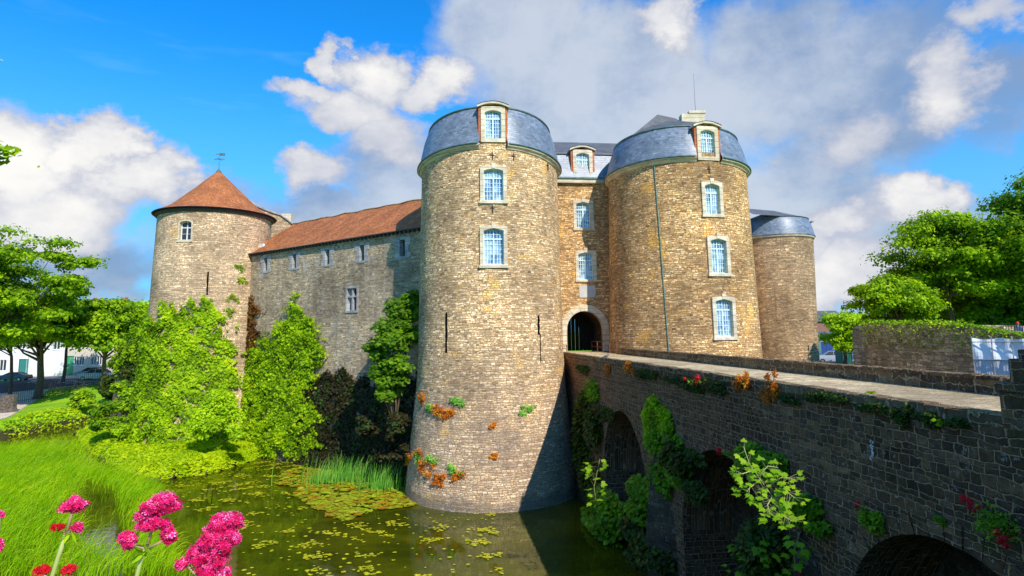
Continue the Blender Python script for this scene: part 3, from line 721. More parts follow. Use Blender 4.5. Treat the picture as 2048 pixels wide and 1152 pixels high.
# ------------------------------------------------------------------ rear right tower and the wing behind the right gate tower
RR = thing('rear_tower', (*RRT, -6), 'plain round tower with a low slate roof at the far right end', 'tower')
m = MB(); m.lathe(dense(RRp), RRT, nseg=96); m.build('wall', M_rear, RR, smooth=True)
E = 13.9
m = MB(); m.lathe([(E-.3, 4.9), (E-.2, 5.05), (E, 5.12), (E+.06, 5.0)], RRT, nseg=96); m.build('cornice', M_lime, RR)
m = MB(); m.lathe([(E+.05, 5.2), (E+.8, 5.0), (E+1.6, 4.8), (E+2.3, 4.5), (E+2.45, 4.4)], RRT, nseg=96); m.build('mansard_roof', M_slate, RR, smooth=True)
m = MB(); m.lathe([(E+2.4, 4.45), (E+2.5, 4.55), (E+2.6, 4.3)], RRT, nseg=96); m.build('roof_rim', M_lead, RR)
m = MB(); ax = RRT+np.array([-2.2, 1.]); m.lathe([(E+2.5, 4.4), (E+4.1, .05)], RRT, nseg=64); m.add([(RRT[0]-.3, RRT[1]-4.3, E+2.5), (RRT[0], RRT[1], E+4.1), (RRT[0]-5, RRT[1]-2, E+4.1), (RRT[0]-5, RRT[1]-6, E+2.5)], [(0, 1, 2, 3)]); m.build('roof_cap', M_slatetop, RR, smooth=True)
m = MB(); m.abox(RRT[0]+4.4, RRT[0]+5.0, RRT[1]-.6, RRT[1]+.6, E+.1, E+2.3); m.abox(RRT[0]+4.1, RRT[0]+5.3, RRT[1]-.8, RRT[1]+.8, E+2.302, E+2.45); m.build('dormer', M_slate, RR)
WA = np.array([18.2, 54.5, 0]); WB = np.array([33.0, 86., 0]); Wt = unit(WB-WA); Wn_ = np.array([Wt[1], -Wt[0], 0])
WG = thing('rear_wing', tuple(WA+Wt*15-Z*6), 'narrow strip of stone wing between the right gate tower and the far tower', 'castle wing')
Lw = float(np.linalg.norm(WB-WA)); m = MB(); m.wall(WA, Wt, Wn_, 0, Lw, -12, 13.8); m.box(WA, Wt, Wn_, Z, (.1, Lw-.1), (-12, 13.7), (-8, -.05)); m.build('wall', M_orange, WG)
m = MB(); m.box(WA, Wt, Wn_, Z, (0, Lw), (13.6, 13.98), (0, .3)); m.build('cornice', M_lime, WG)
m = MB()
for (z0, d0, z1, d1) in ((13.97, .4, 14.8, .1), (14.8, .1, 16.2, -.4)): m.add([WA+Z*z0+Wn_*d0, WB+Z*z0+Wn_*d0, WB+Z*z1+Wn_*d1, WA+Z*z1+Wn_*d1], [(0, 1, 2, 3)], [[(0, z0), (Lw, z0), (Lw, z1), (0, z1)]])
m.build('mansard_roof', M_slate, WG)
m = MB(); m.add([WA+Z*16.2+Wn_*-.35, WB+Z*16.2+Wn_*-.35, WB+Z*18.6+Wn_*-4.2, WA+Z*18.6+Wn_*-4.2, WB+Z*16.2+Wn_*-8, WA+Z*16.2+Wn_*-8], [(0, 1, 2, 3), (3, 2, 4, 5)]); m.build('roof_cap', M_slatetop, WG)
# ------------------------------------------------------------------ bridge
WZ = -10.2
BA = atz(1125, 705, 0); BB = atz(1960, 826, 0)            # near edge of the deck, far end and near end
BL = float(np.dot(BA-BB, BD))
def bs(P): return float(np.dot(np.asarray(P)-BA, -BD))       # distance from the gate towards the camera along the near edge
def bpt(s, w=0., z=0.): return BA - BD*s + BT*w + Z*z
BR = thing('stone_bridge', tuple(bpt(20, 1.5, -10)), 'long dark stone bridge on round arches leading to the gate', 'bridge')
S0, S1, BW, PIERS = -2.5, 46.0, 3.0, 41.6
arches = []
for (px, py, hw) in ((1243, 822, 4.0), (1440, 903, 3.9), (1893, 1084, 3.5)):
    P = atplane(px, py, BA, -BT); arches.append((bs(P), float(P[2]), hw))
m = MB(); N_ = 260
def low(s):
    for (c_, top, hw) in arches:
        if abs(s-c_) < hw: return top-hw*1.0*(1-math.sqrt(max(0, 1-((s-c_)/hw)**2)))-0.0
    return -12.
ss = sorted(set(list(np.linspace(S0, S1, N_)) + [c_+hw*q for (c_, t_, hw) in arches for q in (-1, -.999, -.99, -.97, .97, .99, .999, 1)]))
for a, b_ in zip(ss[:-1], ss[1:]):
    mid = (a+b_)/2; inside = any(abs(mid-c_) < hw for (c_, t_, hw) in arches)
    za, zb = (low(a), low(b_)) if inside else (-12, -12)
    if inside:
        if za <= -11.9: za = [t_-hw for (c_, t_, hw) in arches if abs(mid-c_) < hw][0]
        if zb <= -11.9: zb = [t_-hw for (c_, t_, hw) in arches if abs(mid-c_) < hw][0]
    m.add([bpt(a, 0, za), bpt(b_, 0, zb), bpt(b_, 0, -.02), bpt(a, 0, -.02)], [(0, 1, 2, 3)], [[(a, za), (b_, zb), (b_, 0), (a, 0)]])
    if inside:   # soffit of the blind arch, 2.2 m deep
        m.add([bpt(a, 0, za), bpt(b_, 0, zb), bpt(b_, 2.2, zb), bpt(a, 2.2, za)], [(3, 2, 1, 0)], [[(a, 2.2), (b_, 2.2), (b_, 0), (a, 0)]])
for (c_, t_, hw) in arches:
    for sg in (-1, 1):
        s_ = c_+sg*hw; m.add([bpt(s_, 0, -12), bpt(s_, 2.2, -12), bpt(s_, 2.2, t_-hw), bpt(s_, 0, t_-hw)], [(0, 1, 2, 3)], [[(0, -12), (2.2, -12), (2.2, t_-hw), (0, t_-hw)]])
m.wall(bpt(0, BW+.35), BD, BT, -S1, -S0, -12, -.02)
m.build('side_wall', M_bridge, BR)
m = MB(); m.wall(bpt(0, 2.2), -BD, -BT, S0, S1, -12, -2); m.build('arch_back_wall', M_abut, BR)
for (c_, t_, hw) in arches:
    m = MB(); k = 26
    for i in range(k):
        a0, a1 = math.pi*(i+.04)/k, math.pi*(i+.96)/k; ro = .42+.1*random.random(); d_ = .012+.03*random.random()
        q = [(hw*math.cos(a0), hw*math.sin(a0)), (hw*math.cos(a1), hw*math.sin(a1)), ((hw+ro)*math.cos(a1), (hw+ro)*math.sin(a1)), ((hw+ro)*math.cos(a0), (hw+ro)*math.sin(a0))]
        vs = [bpt(c_+x, -d_, t_-hw+y) for x, y in q]+[bpt(c_+x, .3, t_-hw+y) for x, y in q]
        m.add(vs, [(0, 1, 2, 3), (1, 0, 4, 5), (3, 2, 6, 7), (2, 1, 5, 6), (0, 3, 7, 4)])
    m.build('arch_ring', M_bridge, BR)
m = MB(); s = S0
while s < PIERS+3:      # kerb of stone blocks along the near edge
    L = .38+.3*random.random(); h_ = .015+.035*random.random(); o_ = .01+.04*random.random()
    m.box(bpt(s), -BD, -BT, Z, (0.006, L-.006), (-.22, h_), (-.36, o_)); s += L
m.build('kerb', M_parapet, BR, bevel=.02)
m = MB(); m.add([bpt(S0, .3, .004), bpt(S1, .3, .004), bpt(S1, BW, .004), bpt(S0, BW, .004)], [(0, 1, 2, 3)], [[(S0, 0), (S1, 0), (S1, 2.7), (S0, 2.7)]])
m.add([bpt(S0, -.03, .0), bpt(S1, -.03, .0), bpt(S1, .3, .0), bpt(S0, .3, .0)], [(0, 1, 2, 3)], [[(S0, 0), (S1, 0), (S1, .4), (S0, .4)]])
m.build('deck', M_deck, BR)
m = MB(); m.wall(bpt(0, BW), -BD, -BT, 6.4, 50, -.05, .34); m.wall(bpt(0, BW+.42), BD, BT, -50, -6.4, -1., .34); m.box(bpt(6.4, BW), -BD, -BT, Z, (0, .01), (0, .34), (-.42, 0)); m.build('parapet', M_parapet, BR)
m = MB(); s = 6.35
while s < 50:
    L = .24+.2*random.random(); h_ = .43+.035*random.random()
    m.box(bpt(s, BW), -BD, -BT, Z, (0.008, L-.008), (.342, h_), (-.44, .02+.02*random.random())); s += L
m.build('coping', M_parapet, BR, bevel=.02)
# stepped end pier at the street end
def bx(px, py): P = atplane(px, py, BA, -BT); return bs(P), P[2]
m = MB(); sA, _ = bx(2000, 800); _, zc = bx(2040, 768); sB, zB = bx(2014, 717); sC, zC = bx(2031, 698)
m.box(bpt(0), -BD, -BT, Z, (sA, 50), (-.2, zc-.16), (-.75, .02)); m.box(bpt(0), -BD, -BT, Z, (sA-.03, 50), (zc-.158, zc), (-.82, .07))
m.box(bpt(0), -BD, -BT, Z, (sB, 50), (zc+.002, zB), (-.72, -.0)); m.box(bpt(0), -BD, -BT, Z, (sC, 50), (zB+.002, zC), (-.70, -.02))
m.build('end_pier', M_bridge, BR, bevel=.03)
# ragged buttresses on the piers
m = MB()
mids = [(-1.5, 1.2, -4.6), ((arches[0][0]+arches[1][0])/2, 1.6, -4.4), ((arches[1][0]+arches[2][0])/2, 1.8, -5.)]
for (c_, hw, top) in mids[1:]:
    m = MB()
    for (z0, z1, k0, k1) in ((-12, -7, 1., .95), (-7, top, .95, .55), (top, top+1.3, .55, 0.02)):
        vs = [bpt(c_-hw*k0, .1, z0), bpt(c_, -.9*k0, z0), bpt(c_+hw*k0, .1, z0), bpt(c_-hw*k1, .1, z1), bpt(c_, -.9*k1, z1), bpt(c_+hw*k1, .1, z1)]
        m.add(vs, [(0, 1, 4, 3), (1, 2, 5, 4)])
    m.build('cutwater', M_abut, BR)
# abutment under the gate, with a narrow doorway
A_ = thing('gate_abutment', tuple(bpt(0, 0, -10)), 'shaded masonry wall below the gate with a narrow dark doorway', 'wall')
O = np.array([bpt(0)[0], bpt(0)[1]-1.2, 0]); 
px0, z0 = 1162, 952; P = atplane(1162, 952, O, np.array([0, -1., 0])); xc = P[0]-O[0]; 
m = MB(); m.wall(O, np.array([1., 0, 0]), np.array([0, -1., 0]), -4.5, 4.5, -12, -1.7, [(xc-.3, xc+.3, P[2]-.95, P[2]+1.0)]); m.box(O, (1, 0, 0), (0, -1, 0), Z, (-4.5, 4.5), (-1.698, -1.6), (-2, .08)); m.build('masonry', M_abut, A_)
m = MB(); m.box(O, (1, 0, 0), (0, -1, 0), Z, (xc-.35, xc+.35), (P[2]-1, P[2]+1.05), (-1.2, -.5)); m.build('doorway', M_black, A_)
# railings at the gate
def railing(p0, p1, h, n, label):
    p0, p1 = np.array(p0), np.array(p1); T = thing('iron_railing', tuple((p0+p1)/2), label, 'railing', 'rusty railings by the gate')
    for i in range(n+1): m = MB(); q = p0+(p1-p0)*i/n; m.tube([q, q+Z*h], .035, 6); m.build('post', M_rust, T)
    m = MB()
    for hh in (h, h*.5): m = MB(); m.tube([p0+Z*hh, p1+Z*hh], .03, 6); m.build('rail', M_rust, T)
railing(bpt(-1.5, BW-.15, 0), bpt(5.9, BW-.15, 0), .85, 4, 'rusty railing filling the gap between the far parapet and the right gate tower')
railing(bpt(-2.0, .25, 0), bpt(.5, .25, 0), .6, 1, 'low rusty railing standing in front of the dark gate arch')
# pigeon on the near edge
b0 = bpt(*(lambda s_: (s_, .12))(bx(1209, 714)[0])); PG = thing('pigeon', tuple(b0), 'small grey pigeon perched on the near edge of the bridge by the gate', 'bird')
m = MB(); a = b0+Z*.14
for (o1, r1, o2, r2, o3, r3) in (((-.16, 0, -.03), .015, (-.02, 0, 0), .075, (.1, 0, .05), .045),):
    m.tube([a+np.array([-.26, 0, -.05]), a+np.array(o1), a+np.array([-.08, 0, 0]), a+np.array(o2), a+np.array([.06, 0, .03]), a+np.array([.1, 0, .08]), a+np.array([.11, 0, .12]), a+np.array([.16, 0, .11]), a+np.array([.19, 0, .105])], [.02, .03, .06, .075, .06, .035, .038, .02, .004], 10)
for y in (-.03, .03): m.tube([a+np.array([0, y, -.05]), a+np.array([.01, y, -.14])], .008, 5)
m.build('body', plain('pigeon_grey', (.10, .11, .13), .7), PG, smooth=True)

# ------------------------------------------------------------------ terrain, water, roads
def sstep(a, b_, x): t_ = np.clip((x-a)/(b_-a), 0, 1); return t_*t_*(3-2*t_)
def ground(X, Y):
    X = np.asarray(X, float); Y = np.asarray(Y, float)
    base = np.full(X.shape, -3.8)
    # lawn and street on the far left
    left = -8.3 + 2.6*sstep(94, 108, Y+.35*(X+62)) 
    base = np.where(X < -20, left, base)
    base = np.where((X >= -20) & (X < 20), -4.0, base)
    rb = sstep(26.5, 27.2, X)*(1-sstep(47, 50, Y)); base = base*(1-rb) + 1.0*rb
    back = sstep(62, 75, X)*(1-sstep(47, 50, Y)); base = base + 0*back
    moat = sstep(-62.5, -60.5, X-.1*(Y-80))*(1-sstep(92, 94.5, Y+.2*(X+62)))*(1-sstep(25.6, 26.4, X))*sstep(2.2, 2.8, Y)
    moat = np.where(X < -30, np.where(Y < 78, sstep(-90, -88, X)*sstep(2.2, 2.8, Y), moat), moat)
    near = 1-sstep(2.2, 2.8, Y)
    h = base*(1-near) + 0.*near
    h = h*(1-moat) + (-11.6)*moat
    h = np.where((Y <= 2.2), 0., h)
    # swell of the bank behind the castle far away
    h = h + np.where(Y > 160, (Y-160)*.004, 0)
    return h
xs = np.concatenate([np.linspace(-900, -130, 24), np.linspace(-128, 90, 300), np.linspace(95, 900, 24)]); ys = np.concatenate([np.linspace(-200, -2, 12), np.linspace(0, 135, 220), np.linspace(140, 1500, 40)])
XX, YY = np.meshgrid(xs, ys); ZZ = ground(XX, YY)
V = np.stack([XX, YY, ZZ], -1).reshape(-1, 3); nx, ny = len(xs), len(ys); ii = (np.arange(ny-1)[:, None]*nx+np.arange(nx-1)[None]).ravel()
m_, g, b, o_ = newmat('lawn_and_earth')
pos = g.n('ShaderNodeNewGeometry').outputs['Position']; zz_ = g.n('ShaderNodeSeparateXYZ', {0: pos}).outputs[2]
c = g.mix(g.mrange(g.noise(pos, .35, 6, .65), .35, .65), (.20, .42, .012), (.36, .58, .02)); c = g.mix(1., c, g.ramp(g.noise(pos, 14., 5, .8), [(.3, (.6, .6, .6)), (.7, (1.25, 1.25, 1.25))]), 'MULTIPLY')
c = g.mix(g.mrange(zz_, -8.7, -9.6), c, (.05, .045, .02)); setc(g, b, 'Base Color', c); setc(g, b, 'Roughness', .95); setc(g, b, 'Specular IOR Level', .1); bump(g, b, g.noise(pos, 18., 4, .8), .6, .08)
GR = fast_mesh('ground', V, np.stack([ii, ii+1, ii+nx+1, ii+nx], 1), m_, loc=(0, 0, 0)); tag(GR, kind='structure')
def drape(name, poly, mat, lift=.03, step=1.5):
    """flat sheet following the ground inside a world polygon"""
    P = np.array(poly); x0, x1, y0, y1 = P[:, 0].min(), P[:, 0].max(), P[:, 1].min(), P[:, 1].max()
    X, Y = np.meshgrid(np.arange(x0, x1+step, step), np.arange(y0, y1+step, step))
    k = X.shape[1]; V = np.stack([X, Y, ground(X, Y)+lift], -1).reshape(-1, 3)
    cx, cy = X[:-1, :-1]+step/2, Y[:-1, :-1]+step/2; keep = inpoly(cx, cy, poly)
    i = (np.arange(X.shape[0]-1)[:, None]*k+np.arange(k-1)[None])[keep]
    o = fast_mesh(name, V, np.stack([i, i+1, i+k+1, i+k], 1), mat, loc=(x0, y0, 0)); tag(o, kind='structure'); return o
M_asph = plain('asphalt', (.06, .06, .065), .9, var=.2, scale=.6); M_pave = plain('pink_paving', (.60, .43, .34), .9, var=.15, scale=.8); M_path = plain('pink_gravel', (.74, .56, .42), .95, var=.15, scale=1.5)
drape('road', [(-140, 108), (-20, 108), (-20, 115.5), (-140, 115.5)], M_asph, .05, 1.2)
drape('pavement', [(-140, 116), (-20, 116), (-20, 126), (-140, 126)], M_pave, .12, 1.2)
def g2(px, py, z): P = atz(px, py, z); return (P[0], P[1])
drape('path', [g2(-60, 850, -8.3), g2(-60, 800, -8.), g2(40, 785, -7.6), g2(90, 762, -6.2), (-80, 107.5), (-68, 107.5), g2(150, 762, -6.4), g2(120, 780, -7.4), g2(60, 808, -8.3), g2(20, 835, -8.4), g2(-20, 850, -8.6)], M_path, .04, .35)
m = MB(); m.abox(-140, -20, 115.5, 115.75, -5.8, -5.56); tag(m.build('kerb', plain('kerb_stone', (.4, .38, .35)), None), kind='structure')
drape('car_park', [(24, 70), (90, 70), (90, 125), (24, 125)], M_asph, .05, 2.)
# moat water
m_, g, b, o_ = newmat('murky_moat_water')
pos = g.n('ShaderNodeNewGeometry').outputs['Position']
alg = g.mrange(g.noise(g.vmath('MULTIPLY', pos, (1, 1.6, 1)), .22, 6, .65), .35, .7)
c = g.mix(alg, (.040, .048, .002), (.09, .095, .003))
setc(g, b, 'Base Color', c); setc(g, b, 'Roughness', .04); setc(g, b, 'Specular IOR Level', .5); b.inputs['IOR'].default_value = 1.33
bump(g, b, g.noise(g.vmath('MULTIPLY', pos, (1, 1.5, 1)), 1.1, 3, .5), .06, .1)
V = np.array([(-95, -1, WZ), (28, -1, WZ), (28, 96, WZ), (-95, 96, WZ)]); WA_ = fast_mesh('water', V, [[0, 1, 2, 3]], m_, loc=(0, 0, WZ)); tag(WA_, kind='structure')
# yellow-green duckweed along the far bank
# near retaining wall at the viewer's feet (below the frame) from which the valerian grows
m = MB(); m.abox(-95, 9.3, 1.35, 2.35, -12, .12); NW = m.build('near_moat_wall', M_moatwall, None); tag(NW, 'rubble moat wall at the foot of the pink flowers, below the picture', 'wall')
# right bank: retaining wall of the moat with a weedy top
RW = thing('moat_wall', (26.6, 35, -10), 'rough weedy rubble retaining wall below the trees across the moat', 'wall')
m = MB(); N2 = 60
ytop = lambda y: float(np.interp(y, [3, 30, 34, 36.5, 40, 44, 47.6], [1.0, 1.0, 1.35, 1.72, 1.85, 1.9, 2.02]))
Ys = np.linspace(3, 47.6, 61)
rw = random.Random(3); dz = [rw.uniform(-.1, .1) for _ in Ys]
for i in range(60):
    ya, yb = Ys[i], Ys[i+1]; za, zb = ytop(ya)+dz[i], ytop(yb)+dz[i+1]
    m.add([(26.2, ya, -12), (26.2, yb, -12), (26.55, yb, zb), (26.55, ya, za)], [(3, 2, 1, 0)], [[(ya, za), (yb, zb), (yb, -12), (ya, -12)]])
    m.add([(26.55, ya, za), (26.55, yb, zb), (27.3, yb, zb), (27.3, ya, za)], [(0, 1, 2, 3)])
    m.add([(27.3, ya, za), (27.3, yb, zb), (27.3, yb, .5), (27.3, ya, .5)], [(0, 1, 2, 3)])
m.add([(26.2, 47.6, -12), (46, 49.8, -12), (46, 49.8, 1.6), (26.55, 47.6, 2.)], [(0, 1, 2, 3)])
m.add([(26.2, 47.6, -12), (25.5, 48.6, -12), (26.1, 48.5, 1.7), (26.55, 47.6, 2.)], [(0, 1, 2, 3)])
m.build('masonry', M_moatwall, RW)
# ------------------------------------------------------------------ vegetation builders
GRN = [(0, (.035, .10, .004)), (.35, (.075, .20, .006)), (.7, (.15, .34, .010)), (1, (.26, .46, .018))]
M_leaf = leafmat('bright_ivy_leaf', [(0, (.02, .06, .002)), (.3, (.08, .20, .005)), (.5, (.16, .36, .008)), (.75, (.24, .46, .012)), (1, (.38, .56, .02))], viv=(2.15, 1.5, .5))  # dark end of the ramp paints shade in the gaps between leaves
M_mound = leafmat('ground_ivy_leaf', [(0, (.08, .18, .004)), (.3, (.26, .46, .008)), (.7, (.42, .60, .010)), (1, (.55, .68, .02))], viv=(1.35, 1.15, .6))
M_tree = leafmat('tree_leaf', [(0, (.03, .10, .004)), (.4, (.07, .19, .006)), (.75, (.20, .41, .010)), (1, (.36, .57, .015))], viv=(2.3, 1.6, .7))
M_treed = leafmat('dark_tree_leaf', [(0, (.015, .06, .003)), (.5, (.07, .19, .005)), (1, (.20, .38, .008))], .45)
M_treeb = leafmat('light_tree_leaf', [(0, (.09, .22, .006)), (.5, (.20, .40, .010)), (1, (.34, .54, .02))])
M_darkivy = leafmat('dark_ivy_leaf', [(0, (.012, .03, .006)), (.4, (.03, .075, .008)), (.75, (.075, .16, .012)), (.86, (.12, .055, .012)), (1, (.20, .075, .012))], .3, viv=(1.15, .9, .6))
M_rustivy = leafmat('rusty_ivy_leaf', [(0, (.05, .02, .008)), (.4, (.13, .05, .012)), (.7, (.24, .09, .015)), (.85, (.08, .12, .015)), (1, (.12, .2, .02))], .35, viv=(1.2, 1.2, 1))
M_fern = leafmat('rusty_fern', [(0, (.18, .05, .006)), (.5, (.42, .15, .012)), (.8, (.55, .27, .02)), (1, (.25, .33, .02))], .4, viv=(1.7, 1.45, 1))
M_reed = leafmat('moat_grass_blade', [(0, (.07, .22, .008)), (.4, (.14, .38, .012)), (.8, (.26, .50, .02)), (1, (.46, .58, .05))], .4, .5, viv=(3.2, 1.95, .6))
M_iris = leafmat('iris_blade', [(0, (.05, .17, .03)), (.5, (.12, .32, .05)), (1, (.28, .46, .10))], .4, .45, viv=(2.2, 1.9, 1.6))
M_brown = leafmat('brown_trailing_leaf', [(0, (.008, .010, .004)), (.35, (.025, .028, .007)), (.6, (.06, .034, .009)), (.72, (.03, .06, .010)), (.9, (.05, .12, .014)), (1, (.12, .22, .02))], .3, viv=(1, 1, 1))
M_pad = leafmat('lily_pad', [(0, (.28, .08, .015)), (.25, (.34, .19, .015)), (.45, (.24, .28, .015)), (.8, (.30, .40, .02)), (1, (.42, .46, .03))], .1, .3, viv=(1.3, 1.2, 1))
M_float = leafmat('floating_leaf', [(0, (.22, .24, .012)), (.5, (.40, .40, .02)), (1, (.55, .50, .03))], .1, .3, viv=(1.4, 1.35, 1))
M_bark = plain('tree_bark', (.13, .095, .065), .95, var=.4, scale=5); M_twig = plain('twig_bark', (.16, .12, .07), .9, var=.3)
M_stem = plain('green_stem', (.42, .44, .14), .7); M_pinkstem = plain('reddish_stem', (.42, .28, .13), .7)

def tree(name, label, base, ctr, rad, nc, nl, ls, mat, seed, group=None, flat=.6, trunk=.35, lean=0., cat='tree', crad=.34, forks=14, low=-.75):
    """trunk with limbs and a crown of leaf clumps; ctr crown centre, rad crown radii"""
    rng = np.random.default_rng(seed); base = np.array(base, float); ctr = np.array(ctr, float); rad = np.array(rad, float)
    T = thing(name, tuple(base), label, cat, group)
    D = unit(rng.normal(size=(nc, 3))); D[:, 2] = np.where(D[:, 2] < low, -D[:, 2], D[:, 2])
    rr = rng.random(nc)**.38; cl = ctr + D*rr[:, None]*rad*(1-crad*.55)
    cr = (crad*rng.uniform(.65, 1.2, nc))[:, None]*rad.mean()*np.array([1, 1, flat])
    w_ = rng.dirichlet(np.ones(nc)*6)*nl
    parts = []
    for k in range(nc):
        n = int(w_[k]); 
        if n < 5: continue
        d = unit(rng.normal(size=(n, 3))); d[:, 2] = np.where((d[:, 2] < -.25) & (rng.random(n) < .6), -d[:, 2], d[:, 2])
        q = cl[k] + d*cr[k]*(rng.random(n)**.45)[:, None]*(1+.22*np.sin(d[:, :1]*7+k)+.2*np.sin(d[:, 1:2]*9+2*k))
        nn = d*.8 + np.array([0, 0, .55]) + rng.normal(size=(n, 3))*.45
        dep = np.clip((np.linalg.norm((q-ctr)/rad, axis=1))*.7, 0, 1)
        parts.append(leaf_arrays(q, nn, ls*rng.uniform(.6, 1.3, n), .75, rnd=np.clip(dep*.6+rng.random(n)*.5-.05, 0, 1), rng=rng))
    V, Fq, rv = join_arrays(parts)
    m = MB(); fork = base*.0 + np.array([base[0]+(ctr[0]-base[0])*.25, base[1]+(ctr[1]-base[1])*.25, max(base[2]+(ctr[2]-base[2])*.45, ctr[2]-rad[2]*1.05)])
    mid = (base+fork)/2+np.array([trunk*.4, 0, 0])
    m.tube([base-Z*.3, base+Z*.4, mid, fork, fork+(ctr-fork)*.5, fork+(ctr-fork)*1.2], [trunk*1.5, trunk, trunk*.82, trunk*.72, trunk*.45, trunk*.15], 9)
    for k in rng.permutation(nc)[:forks]:
        a = fork+(ctr-fork)*rng.uniform(0, .5); e = cl[k]; mm = a+(e-a)*.5 + np.array([0, 0, -.08*np.linalg.norm(e-a)]) + rng.normal(size=3)*.15
        m.tube([a, a+(mm-a)*.5, mm, mm+(e-mm)*.6, e], [trunk*.38, trunk*.3, trunk*.22, trunk*.12, trunk*.04], 6)
    m.build('trunk', M_bark, T, smooth=True)
    fast_mesh('crown', V, Fq, mat, T, rv)
    return T

def rag(x, y, P, rng, am=14.):
    """ragged, thinning edges for an outline test"""
    u_ = P[:, 0]+P[:, 1]*.7; w_ = P[:, 2]
    return x+am*(np.sin(w_*2.3+u_)*.6+np.sin(w_*5.1+u_*2)*.4)+rng.normal(size=len(x))*5, y+am*(np.sin(u_*2.9+w_)*.7+np.sin(u_*6.3)*.5)+np.abs(rng.normal(size=len(x)))*-7
def surface_ivy(name, label, S, mat, size, thick, seed, cat='ivy', stems=None, group=None, ratio=.9, fill=None):
    """leaves over a surface; S = (points, normals) already inside the wanted outline"""
    P, Nn = S; rng = np.random.default_rng(seed)
    gapn = np.sin(P[:, 0]*1.9+np.sin(P[:, 2]*1.3)*2)*np.sin(P[:, 2]*1.7+P[:, 1]*.8+seed)+.5*np.sin(P[:, 0]*4.3+P[:, 2]*3.1)*np.sin(P[:, 2]*5.2-P[:, 1]*2); kp = (gapn > -.48) | (rng.random(len(P)) < .15); P, Nn = P[kp], Nn[kp]; n = len(P)
    lump = np.zeros(n)
    for sc_, am in ((1.1, .5), (2.3, .3), (5., .2)):
        a = rng.uniform(0, 6.28, 4)
        lump += am*(np.sin(P[:, 0]*sc_+a[0]+np.sin(P[:, 2]*sc_*.8+a[3]))*np.sin(P[:, 2]*sc_*1.2+a[1]+np.sin(P[:, 1]*sc_+a[2])))
    off = thick*(.35+.65*(lump*.5+.5))*rng.random(n)**.5
    C = P + Nn*off[:, None] + rng.normal(size=(n, 3))*.05
    LN = Nn*.9 + np.array([0, 0, .5]) + rng.normal(size=(n, 3))*.45
    V, Fq, rv = leaf_arrays(C, LN, size*rng.uniform(.45, 1.5, n), ratio, rnd=np.clip(.25+.6*rng.random(n)**1.3+.3*lump, 0, 1), rng=rng)
    T = thing(name, tuple(np.array([P[:, 0].mean(), P[:, 1].mean(), P[:, 2].min()])), label, cat, group)
    fast_mesh('leaves', V, Fq, mat, T, rv)
    if stems:
        m = MB()
        for s_ in stems: m.tube(s_[0], s_[1], 6)
        m.build('stem', M_twig, T, smooth=True)
    return T
def on_cyl(c, rf, poly, n, seed, p0, p1, z0, z1):
    rng = np.random.default_rng(seed); out = []; no = []; got = 0
    while got < n:
        ph = rng.uniform(p0, p1, 40000); z = rng.uniform(z0, z1, 40000); r = np.array([rf(q) for q in z[:1]]) if False else np.interp(z, *zip(*rf))
        P = np.stack([c[0]+r*np.sin(ph), c[1]-r*np.cos(ph), z], 1); x, y = proj(P); k = inpoly(x, y, poly)
        out.append(P[k]); no.append(np.stack([np.sin(ph), -np.cos(ph), 0*z], 1)[k]); got += k.sum()
        if k.sum() == 0: break
    return np.concatenate(out)[:n], np.concatenate(no)[:n]
def on_plane(O, t, nrm, poly, n, seed, x0, x1, z0, z1, prof=None):
    rng = np.random.default_rng(seed); out = []; got = 0; O, t, nrm = map(np.asarray, (O, t, nrm))
    for _ in range(200):
        x = rng.uniform(x0, x1, 30000); z = rng.uniform(z0, z1, 30000); P = O+t*x[:, None]+Z*z[:, None]
        if prof: P = P + nrm*np.array([prof(q) for q in z])[:, None]
        a, b_ = proj(P); k = inpoly(*rag(a, b_, P, rng), poly); out.append(P[k]); got += k.sum()
        if got >= n or (k.sum() == 0 and _ > 3): break
    P = np.concatenate(out)[:n]; return P, np.repeat(nrm[None], len(P), 0)
def bush(name, label, ctr, rad, nc, nl, ls, mat, seed, group=None, cat='bush', root=None, ratio=.8, droop=None):
    rng = np.random.default_rng(seed); ctr = np.array(ctr, float); rad = np.array(rad, float)
    base = np.array(root if root is not None else ctr-[0, 0, rad[2]], float); T = thing(name, tuple(base), label, cat, group)
    D = unit(rng.normal(size=(nc, 3))); cl = ctr+D*(rng.random(nc)**.5)[:, None]*rad*.78; parts = []
    for k in range(nc):
        n = nl//nc; d = unit(rng.normal(size=(n, 3))); q = cl[k]+d*rad*.36*(rng.random(n)**.5)[:, None]
        parts.append(leaf_arrays(q, d*.6+np.array([0, -.1, .7])+rng.normal(size=(n, 3))*.4, ls*rng.uniform(.6, 1.3, n), ratio, droop=droop, rng=rng))
    V, Fq, rv = join_arrays(parts); m = MB()
    for k in range(min(nc, 12)):
        mm = base+(cl[k]-base)*.5+rng.normal(size=3)*rad*.1; m.tube([base, mm, cl[k]], [ls*.12, ls*.09, ls*.03], 5)
    m.build('stem', M_twig, T); fast_mesh('leaves', V, Fq, mat, T, rv); return T
